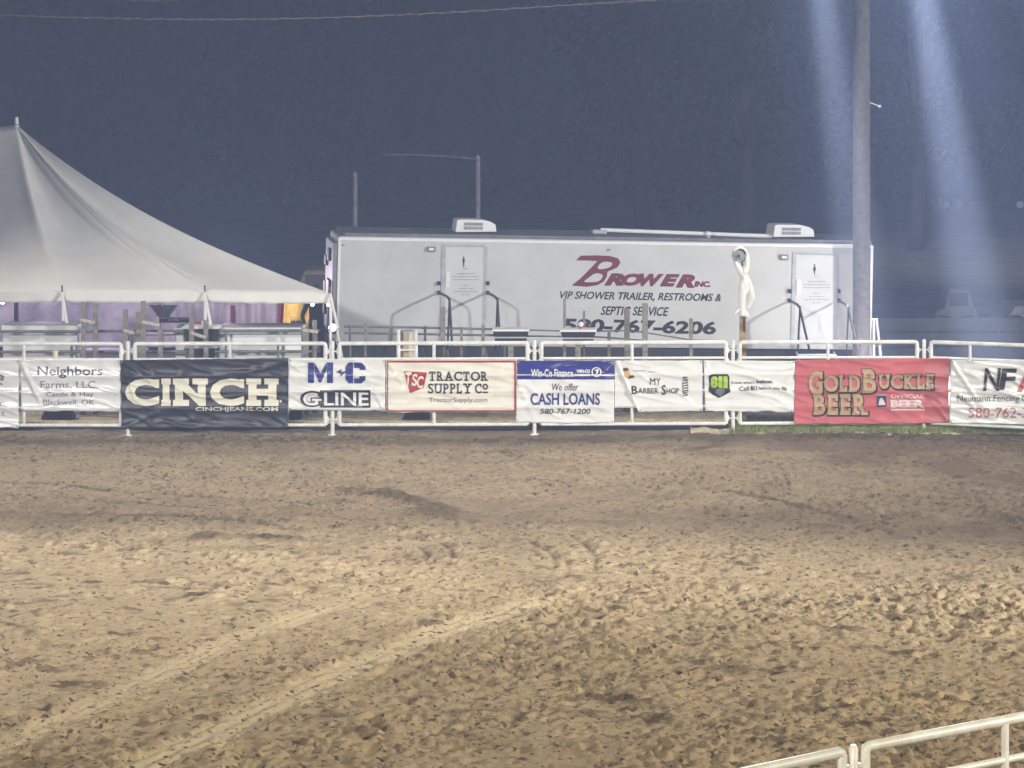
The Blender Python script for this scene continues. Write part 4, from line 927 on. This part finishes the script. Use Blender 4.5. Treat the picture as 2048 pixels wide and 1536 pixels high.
def tub(lab, x0, x1, y0, y1, D, inset):
    c = at((x0+x1)/2, y1, D); W = (x1-x0)*D/F; h = (y1-y0)*D/F; wi = W-2*inset*D/F
    t = thing('feed_tub', (c.x, c.y, .17), lab, 'tub', TB)
    b = MB(); d0 = .22; vs = []
    for zz, w_, dd in ((c.z, wi, d0*.8), (c.z+h*.55, (wi+W)/2*1.0, d0*.9), (c.z+h, W, d0)):
        vs += [(c.x-w_/2, D-dd, zz), (c.x+w_/2, D-dd, zz), (c.x+w_/2, D+dd, zz), (c.x-w_/2, D+dd, zz)]
    fs = [(0,3,2,1)]+[(k*4+i, k*4+(i+1) % 4, (k+1)*4+(i+1) % 4, (k+1)*4+i) for k in range(2) for i in range(4)]+[(8,9,10,11)]
    b.quad_mesh(vs, fs); b.build('tub_body', M['rubber'], t, bevel=.01)
    b = MB(); b.box((c.x-W/2-.015, D-d0-.02, c.z+h+.002), (c.x+W/2+.015, D+d0+.02, c.z+h+.045)); b.build('rim', M['whiteink'], t, bevel=.01)
    b = MB(); b.box((c.x-W*.46, D-d0-.012, c.z+h*.42), (c.x+W*.46, D-d0*.9-.004, c.z+h*.55)); b.build('band', M['trim'], t)
    if c.z > .3: b = MB(); b.bar((c.x, D, .1), (c.x, D, c.z-.003), .10, .10, (0,1,0)); b.build('pedestal', M['wood'], t)
tub('tall black tub between two white counter boxes behind the black banner', 369, 441, 656, 722, 48.7, 13)
tub('black tub with pale rim right of the left trailer door', 986, 1057, 661, 684, 48.6, 5)
tub('black tub with pale rim carrying the red and white beacon below the phone number', 1121, 1191, 662, 686, 48.5, 6)
p = at(1162, 661, 48.5); t = thing('beacon', p, 'small red and white beacon standing on the black tub', 'beacon')
b = MB(); b.lathe(p+Vector((0,0,.0)), [(.05,0),(.035,.05),(.03,.07)], 12); b.build('beacon_base', M['pinktrim'], t); b = MB(); b.ball(p+Vector((0,0,.115)), .05); b.build('globe', M['bulb'] if False else M['ac'], t)
# cream barrel between two white bars
p = at(814, 715, 48.6); t = thing('barrel', (p.x, p.y, .17), 'cream barrel standing between two white bars left of the trailer door', 'barrel')
zt = at(814, 664, 48.6).z; r0 = .17; hh = zt-.17
b = MB(); b.lathe((p.x, p.y, .17), [(r0*.9,0),(r0,.03),(r0,hh*.33),(r0*1.05,hh*.35),(r0,hh*.37),(r0,hh*.64),(r0*1.05,hh*.66),(r0,hh*.68),(r0,hh-.03),(r0*.95,hh)], 24); b.build('barrel_body', M['barrel'], t)
b = MB(); b.lathe((p.x, p.y, .17+hh), [(r0*.97,0),(r0*.97,.025),(r0*.8,.03)], 24); b.build('lid', M['trim'], t)
p2 = thing('bar_stand', (p.x, p.y-.2, .17), 'pair of white upright bars flanking the cream barrel', 'stand')
for px in (797, 832):
    q = at(px, 660, 48.3); b = MB(); b.tube([Vector((q.x, 48.3, .16)), q], .035, 8); b.build('upright', M['pipe'], p2)
b = MB(); b.tube([at(797, 700, 48.3), at(832, 700, 48.3)], .02, 8); b.build('crossbar', M['pipe'], p2)
RB = 'black rubber bases on the walkway'
for (x0, x1, y0, y1, lab) in ((84,150,822,841,'black rubber base on the walkway below the farm banner'), (805,862,824,840,'black rubber base on the walkway below the red-edged cream banner'), (578,605,822,838,'black rubber base on the walkway below the blue-lettered banner')):
    D = 47.45; c = at((x0+x1)/2, y1, D); W = (x1-x0)*D/F; t = thing('rubber_block', (c.x, D, .17), lab, 'rubber base', RB)
    b = MB(); h = .19; vs = [(c.x-W/2,D-.2,.17),(c.x+W/2,D-.2,.17),(c.x+W/2,D+.2,.17),(c.x-W/2,D+.2,.17),(c.x-W*.38,D-.13,.17+h),(c.x+W*.38,D-.13,.17+h),(c.x+W*.38,D+.13,.17+h),(c.x-W*.38,D+.13,.17+h)]
    b.quad_mesh(vs, [(0,3,2,1),(4,5,6,7),(0,1,5,4),(1,2,6,5),(2,3,7,6),(3,0,4,7)]); b.build('base_block', M['rubber'], t, bevel=.03)
    b = MB(); b.tube([Vector((c.x, D, .17+h)), Vector((c.x, D, .17+h+.05))], .03, 10); b.build('socket', M['steel'], t)

# ------------------------------------------------------------------ wrapped lamp on the rusty post
t = thing('rusty_post', at(1486, 870, 46.95)*Vector((1,1,0)) if False else Vector((at(1486,700,47.0).x, 47.0, 0)), 'rusty square wooden post carrying the white-wrapped lamp', 'post')
p = at(1486, 632, 47.0); b = MB(); b.bar((p.x, 47.0, -.02), (p.x, 47.0, p.z), .12, .10, (0,1,0)); b.build('post_shaft', M['rusty'], t, bevel=.01)
b = MB(); b.box((p.x+.0, 46.93, p.z-.28), (p.x+.03, 46.948, p.z-.02)); b.build('metal_strap', M['black'], t)
t = thing('wrapped_lamp', p, 'round glass lamp on a stand wrapped in knotted white plastic', 'lamp')
lc = at(1478, 511, 46.95); b = MB(); b.tube([p+Vector((0,0,-.05)), p+Vector((.01,-.02,.55)), lc+Vector((.06,.05,-.1))], .02, 8); b.build('lamp_stem', M['steel'], t)
b = MB(); dirl = Vector((-.25,-1,-.1)).normalized(); b.tube([lc-dirl*.0, lc+dirl*.05], .115, 24); b.build('lamp_glass', M['glass'], t)
b = MB(); b.tube([lc-dirl*.10, lc-dirl*.03, lc+dirl*.03], [.07,.125,.128], 24, cap=False); b.build('lamp_housing', M['steel'], t)
b = MB()
for a in (0, PI/3, 2*PI/3):
    v = Vector((math.cos(a), 0, math.sin(a)))*.11; b.tube([lc+dirl*.056-v, lc+dirl*.062, lc+dirl*.056+v], .004, 5)
b.ball(lc+dirl*.06, .02, 8, 6); b.build('lamp_grille', M['black'], t)
def drape(prof, name, seed, n=26):
    """a gathered tube of thin sheet: prof = [(px, py, half width px, depth)]"""
    vs = []; fs = []; pr = []
    for (a, b2) in zip(prof[:-1], prof[1:]):
        for k in range(5): u = k/5; pr.append([a[i]*(1-u)+b2[i]*u for i in range(4)])
    pr.append(list(prof[-1]))
    for j, (px, py, hw, dp) in enumerate(pr):
        c = at(px, py, 46.93); r_ = hw*46.93/F
        for k in range(n):
            a = 2*PI*k/n; f_ = 1+.45*mn.noise(Vector((k*.9, j*.3, seed)))+.12*math.sin(k*2.1+j*.3)
            vs.append(c+Vector((math.cos(a)*r_*f_, math.sin(a)*dp*f_, .01*mn.noise(Vector((k, j*.5, seed))))))
    for j in range(len(pr)-1):
        for k in range(n): fs.append((j*n+k, j*n+(k+1) % n, (j+1)*n+(k+1) % n, (j+1)*n+k))
    bb = MB(); bb.quad_mesh(vs, fs, True); o = bb.build(name, M['cloth'], t); s_ = o.modifiers.new('thick', 'SOLIDIFY'); s_.thickness = .004; return o
# hood arching over the lamp
vs = []; fs = []
for i in range(19):
    a = math.radians(150-190*i/18)
    for j, (rr_, yo) in enumerate(((.118,-.10),(.150,-.085),(.155,0),(.11,.10))):
        k_ = 1+.05*mn.noise(Vector((i*.6, j, 2))); vs.append(lc+Vector((math.cos(a)*rr_*k_+.012, yo, math.sin(a)*rr_*k_*1.08)))
for i in range(18):
    for j in range(3): fs.append((i*4+j, i*4+j+1, (i+1)*4+j+1, (i+1)*4+j))
bb = MB(); bb.quad_mesh(vs, fs, True); o = bb.build('plastic_hood', M['cloth'], t); s_ = o.modifiers.new('thick', 'SOLIDIFY'); s_.thickness = .006
drape([(1494,508,4,.05),(1495,525,5,.06),(1492,540,7,.06),(1490,548,5,.05)], 'plastic_wrap', 1)
drape([(1471,523,4,.05),(1477,535,6,.05),(1485,548,6,.05),(1489,553,5,.05)], 'plastic_wrap', 2)
drape([(1489,548,5.5,.05),(1490,558,8,.07),(1488,575,10.5,.08),(1485,590,8,.07),(1484,615,5.5,.05),(1485,632,4.5,.05)], 'plastic_wrap', 3)
drape([(1496,558,4,.04),(1503,580,4.5,.04),(1505,598,4.5,.04),(1499,612,3.5,.03),(1496,618,1.5,.02)], 'plastic_wrap', 4)
drape([(1485,616,3,.04),(1477,620,5,.05),(1468,629,3,.03)], 'plastic_wrap', 5)
drape([(1487,618,3,.04),(1490,626,5,.05),(1494,634,3,.03)], 'plastic_wrap', 6)

# ------------------------------------------------------------------ tall light pole
D = 55.3; p = at(1723, 690, D); t = thing('light_pole', Vector((p.x, D, 0)), 'tall thick grey wooden light pole standing at the right end of the trailer', 'light pole')
b = MB(); b.tube([Vector((p.x, D, -.05)), Vector((p.x-.00, D, 6)), Vector((p.x-.01, D, 14.2))], [.19, .182, .155], 20); b.build('pole_shaft', M['polewood'], t)
q = at(1738, 208, D); b = MB(); b.tube([Vector((p.x+.14, D-.02, q.z+.04)), Vector((q.x+.05, D-.03, q.z+.02)), Vector((q.x+.22, D-.03, q.z-.05))], .012, 6); b.ball(Vector((q.x+.22, D-.03, q.z-.05)), .03, 8, 6); b.build('cable_bracket', M['ac'], t)
b = MB(); b.bar((p.x-1.7, D-.2, 13.6), (p.x+1.7, D-.2, 13.6), .1, .12); b.build('crossarm', M['polewood'], t)
for k in range(4):
    c = Vector((p.x-1.5+k*1.0, D-.35, 13.9)); b = MB(); b.tube([c, c+Vector((0,-.22,-.16))], [.12,.24], 16); fl = b.build('floodlight', M['steel'], t)
    b = MB(); b.tube([c+Vector((0,-.222,-.161)), c+Vector((0,-.228,-.166))], .22, 16); gl = b.build('lens', mat('lit_lens', (1,1,1), .3, emit=(.85,.93,1.0), estr=30), t); gl.parent = fl
# pale folding A-frame behind the pole
c = at(1749, 690, 54); t = thing('step_ladder', (c.x, 54, 0), 'pale folding ladder standing right of the light pole', 'ladder')
top = at(1748, 638, 54)
for dx, dy in ((-.02, -.2), (.16, -.2), (-.05, .25), (.19, .25)):
    b = MB(); b.bar(top+Vector((dx*.3, dy*.2, 0)), Vector((top.x+dx*1.2, 54+dy, -.0)), .045, .03); b.build('leg', M['ladder'], t)
for k in range(3):
    zz = .25+.3*k; b = MB(); b.bar((top.x-.03, 53.82+.04*k, zz), (top.x+.16, 53.82+.04*k, zz), .03, .06); b.build('step', M['ladder'], t)

# ------------------------------------------------------------------ far background
def pole_far(px, ytop, D, lab, r_=.11):
    p = at(px, ytop, D); t = thing('utility_pole', (p.x, D, 0), lab, 'utility pole', 'thin poles behind the trailer')
    b = MB(); b.tube([Vector((p.x, D, 0)), p], [r_, r_*.8], 10); b.build('pole_shaft', mat('pale_pole', (.34,.34,.36), .9, var=.2), t)
    b = MB(); b.tube([p, p+Vector((0,0,.12))], [r_*.9, r_*.3], 10); b.build('pole_cap', M['trim'], t)
pole_far(710, 352, 74, 'shorter thin pole behind the left end of the trailer roof', .08); pole_far(956, 318, 74, 'taller thin pole behind the left air conditioner', .08)
def cable(pts, D, r_, lab, twist=True):
    q = [at(x, y, D) for x, y in smooth_path(pts, 3)]; c = q[len(q)//2]
    t = thing('overhead_cable', c, lab, 'cable'); n = 500; out = []
    L_ = [0]
    for a, b2 in zip(q[:-1], q[1:]): L_.append(L_[-1]+(b2-a).length)
    def P_(s_):
        for i in range(len(q)-1):
            if L_[i+1] >= s_: return q[i].lerp(q[i+1], (s_-L_[i])/(L_[i+1]-L_[i]))
        return q[-1]
    b = MB(); b.tube([P_(L_[-1]*k/60) for k in range(61)], r_, 6); b.build('wire_core', M['steel'], t)
    if twist:
        b = MB(); pitch = .40
        b.tube([P_(L_[-1]*k/n)+Vector((0, -math.sin(L_[-1]*k/n/pitch*2*PI)*r_*1.8, math.cos(L_[-1]*k/n/pitch*2*PI)*r_*1.8)) for k in range(n+1)], r_*.7, 5); b.build('twisted_strand', M['steel'], t)
cable([(-60,28),(200,37),(520,40),(860,28),(1200,6),(1500,-10)], 49.5, .008, 'long twisted cable sagging across the top of the sky')
cable([(120,-12),(250,2),(400,-2),(500,-14)], 49.5, .007, 'piece of cable touching the top edge of the picture at left')
cable([(768,309),(860,310),(956,318)], 74, .03, 'faint wire running left from the taller thin pole', False)
# dark plank fence on the right and dark vehicles beyond
t = thing('plank_fence', (7.5, 58.5, 0), 'dark plank fence beyond the pole at the right', 'fence')
ftz = at(1800, 636, 58.5).z
for k in range(3):
    b = MB(); b.box((8.2, 58.45, .05+k*.33), (15, 58.5, .05+k*.33+.29)); b.build('plank', M['darkwall'], t)
for k in range(6):
    b = MB(); b.box((8.3+k*1.3, 58.51, 0), (8.4+k*1.3, 58.6, ftz)); b.build('post', M['darkwall'], t)
def vehicle(px0, px1, ytop, D, m, lab, cab_left=True):
    a = at(px0, 600, D).x; b2 = at(px1, 600, D).x; L_ = b2-a; zt = at(0, ytop, D).z; t = thing('parked_vehicle', ((a+b2)/2, D+.9, 0), lab, 'vehicle')
    b = MB(); prof = [(0,.45),(0,zt*.55),(L_*.22,zt*.62),(L_*.34,zt),(L_*.80,zt),(L_*.93,zt*.66),(L_,zt*.6),(L_,.45)]
    if not cab_left: prof = [(L_-x, z_) for x, z_ in prof][::-1]
    n = len(prof); vs = [(a+x, D+yy, z_) for yy in (0, 1.8) for x, z_ in prof]
    b.quad_mesh(vs, [(i, i+1, n+i+1, n+i) for i in range(n-1)]+[tuple(range(n))[::-1], tuple(range(n, 2*n)), (0, n, 2*n-1, n-1)]); b.build('body', m, t, bevel=.06)
    b = MB(); b.box((a+L_*.36, D-.012, zt*.68), (a+L_*.78, D-.003, zt*.93)); b.build('window', M['black'], t)
    for x in (.2, .8):
        b = MB(); b.tube([Vector((a+L_*x, D-.02, .34)), Vector((a+L_*x, D+.25, .34))], .34, 18); wh = b.build('wheel', M['rubber'], t); b = MB(); b.tube([Vector((a+L_*x, D-.03, .34)), Vector((a+L_*x, D-.022, .34))], .18, 12); b.build('rim', M['trim'], wh)
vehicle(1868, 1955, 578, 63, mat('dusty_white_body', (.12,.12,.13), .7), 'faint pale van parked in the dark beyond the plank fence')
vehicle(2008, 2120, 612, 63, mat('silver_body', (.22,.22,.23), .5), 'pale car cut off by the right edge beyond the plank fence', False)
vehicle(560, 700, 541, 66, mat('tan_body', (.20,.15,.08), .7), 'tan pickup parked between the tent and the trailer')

# ------------------------------------------------------------------ trees
def tree(px, D, hgt, rad, lab, seed, nleaf=5200):
    rnd = random.Random(seed); X = (px-1024)*D/F
    t = thing('leafy_tree', (X, D, 0), lab, 'tree', 'dark trees behind the arena')
    b = MB(); lean = rnd.uniform(-.5, .5); b.tube([Vector((X, D, -.1)), Vector((X+lean*.4, D, hgt*.3)), Vector((X+lean, D, hgt*.7))], [.32, .24, .1], 10); b.build('trunk', M['bark'], t)
    blobs = []; lb = MB()
    for k in range(15):
        a = rnd.uniform(0, 2*PI); zz = rnd.uniform(.28, .93); rr = rad*math.sin(PI*min(1, (zz-.12)/.95))**.6*rnd.uniform(.3, .85)
        c = Vector((X+math.cos(a)*rr, D+math.sin(a)*rr, hgt*zz)); blobs.append((c, rad*rnd.uniform(.26, .44)))
        lb.tube([Vector((X+lean*.5, D, hgt*rnd.uniform(.25, .5))), c.lerp(Vector((X, D, hgt*.5)), .35)+Vector((0,0,-.2)), c], [.09,.06,.02], 6)
    lb.build('limbs', M['bark'], t)
    vs = []; fs = []
    for k in range(nleaf):
        c, r_ = blobs[int(rnd.random()*len(blobs))]; dv = Vector((rnd.gauss(0,1), rnd.gauss(0,1), rnd.gauss(0,.8))).normalized()
        p = c+dv*r_*(.55+.55*rnd.random()); s_ = rnd.uniform(.10, .26); u = Vector((rnd.gauss(0,1), rnd.gauss(0,1), rnd.gauss(0,1))).normalized(); v = u.orthogonal().normalized()
        i = len(vs); vs += [p-u*s_, p+v*s_*.55, p+u*s_, p-v*s_*.5]; fs.append((i, i+1, i+2, i+3))
    b = MB(); b.quad_mesh(vs, fs); b.build('crown', M['leaf'], t)
TR = [(1285,92,9.8,3.6,'tree above the trailer lettering'),(1500,96,12,4.2,'tall tree left of the big light pole'),(1830,100,12,4.2,'tall tree right of the big light pole'),(560,112,8.4,4.0,'low tree above the tent corner')]
for k, (px, D, h, r_, lab) in enumerate(TR): tree(px, D, h, r_, 'dim '+lab, 50+k)
# far-off wood reading as one dark mass
vs = []; fs = []; rnd = random.Random(5)
for k in range(30000):
    X = rnd.uniform(-60, 60); D = rnd.uniform(128, 146); top = 13+2.5*mn.noise(Vector((X*.11, 0, 0)))+1.5*mn.noise(Vector((X*.4, 3, 0))); zz = top*rnd.random()**.8
    s_ = rnd.uniform(.3, .7); u = Vector((rnd.gauss(0,1), rnd.gauss(0,1), rnd.gauss(0,1))).normalized(); v = u.orthogonal().normalized(); p = Vector((X, D, zz)); i = len(vs)
    vs += [p-u*s_, p+v*s_*.6, p+u*s_, p-v*s_*.6]; fs.append((i, i+1, i+2, i+3))
b = MB(); b.quad_mesh(vs, fs); b.build('distant_wood', M['leaf'], label='dark far-off wood filling the background behind everything', cat='wood', kind='stuff')

# added dark backdrop, blocks the sky glow through gaps in the wood
vs = []; fs = []
for i in range(121):
    X = -90+180*i/120; hh = 15+2.0*mn.noise(Vector((X*.05, 0, 0)))+.8*mn.noise(Vector((X*.25, 4, 0)))
    for j, (yy, k) in enumerate(((146.5, 0), (147.5, .55), (148.6, .85), (149.6, 1))): vs.append(Vector((X, yy+.6*mn.noise(Vector((X*.3, k*3, 1))), hh*k-.2)))
for i in range(120):
    for j in range(3): fs.append((i*4+j, (i+1)*4+j, (i+1)*4+j+1, i*4+j+1))
b = MB(); b.quad_mesh(vs, fs, True); b.build('backdrop_rise', mat('dark_backdrop', (.022,.028,.02), .95, var=.3, scale=.6, spec=0), kind='structure')

# ------------------------------------------------------------------ near fence, bottom right
zt = 1.634
def onrail(px, py): D_ = (HC-zt)*F/(py-H0); return Vector(((px-1024)*D_/F, D_, 0))
Jn = onrail(1707, 1498); dR = (onrail(2048, 1433)-Jn).normalized(); dL = (Jn-onrail(1512, 1540)).normalized()
NF = 'white pipe panels of the near fence'
def npanel(A, B, lab, stx, dv):
    t = thing('pipe_fence', ((A+B)/2), lab, 'fence panel', NF); up = Vector((0,0,1)); rc = .03
    fr = MB(); fr.tube([A+up*.16, A+up*(zt-rc), A+up*(zt-rc*.3)+dv*rc*.3, A+up*zt+dv*rc, B+up*zt-dv*rc, B+up*(zt-rc*.3)-dv*rc*.3, B+up*(zt-rc), B+up*.16], .036, 14); fr.tube([A+up*.16, B+up*.16], .03, 12); fr.build('frame', M['pipe'], t)
    for k in range(1, 5):
        r_ = MB(); r_.tube([A+up*(zt-.29*k), B+up*(zt-.29*k)], .026, 12); r_.build('rail', M['pipe'], t)
    st = MB(); st.tube([stx+up*.16, stx+up*zt], .03, 12); st.build('stile', M['pipe'], t)
a1 = Jn-dL*.11; a0 = Jn-dL*3.6; npanel(a0, a1, 'near white pipe panel cut off at the bottom edge, left of the near joint', (a0+a1)/2, dL)
a0 = Jn+dR*.11; a1 = Jn+dR*3.6; npanel(a0, a1, 'near white pipe panel in the bottom right corner, right of the near joint', a0+dR*1.36, dR)
dv = dR
t = thing('fence_post', Jn, 'white pin post joining the two near panels at the bottom edge', 'fence post'); up = Vector((0,0,1))
b = MB(); b.tube([Jn, Jn+up*(zt+.01), Jn+up*(zt+.03)], [.034,.034,.02], 12); b.build('post', M['pipe'], t)
for zz in (zt-.12, zt-.4):
    for sg in (-1, 1):
        b = MB(); b.bar(Jn+up*zz+dv*sg*.03, Jn+up*zz+dv*sg*.1, .03, .03); b.build('pin_clamp', M['pipe'], t)

# ------------------------------------------------------------------ haze: damp dusty night air lit by the floodlights
b = MB(); b.box((-90, -12, -2.2), (90, 150, 17.5)); hz = b.build('haze', None, label='thin bluish night haze lit by the floodlights', kind='stuff')
hm = bpy.data.materials.new('night_haze'); hm.use_nodes = True; nt = hm.node_tree; nt.nodes.clear(); out = nt.nodes.new('ShaderNodeOutputMaterial'); pv = nt.nodes.new('ShaderNodeVolumePrincipled')
pv.inputs['Color'].default_value = (.46, .60, 1.0, 1); pv.inputs['Density'].default_value = .0042; pv.inputs['Anisotropy'].default_value = 0.0
nt.links.new(pv.outputs[0], out.inputs['Volume']); hz.data.materials.clear(); hz.data.materials.append(hm)
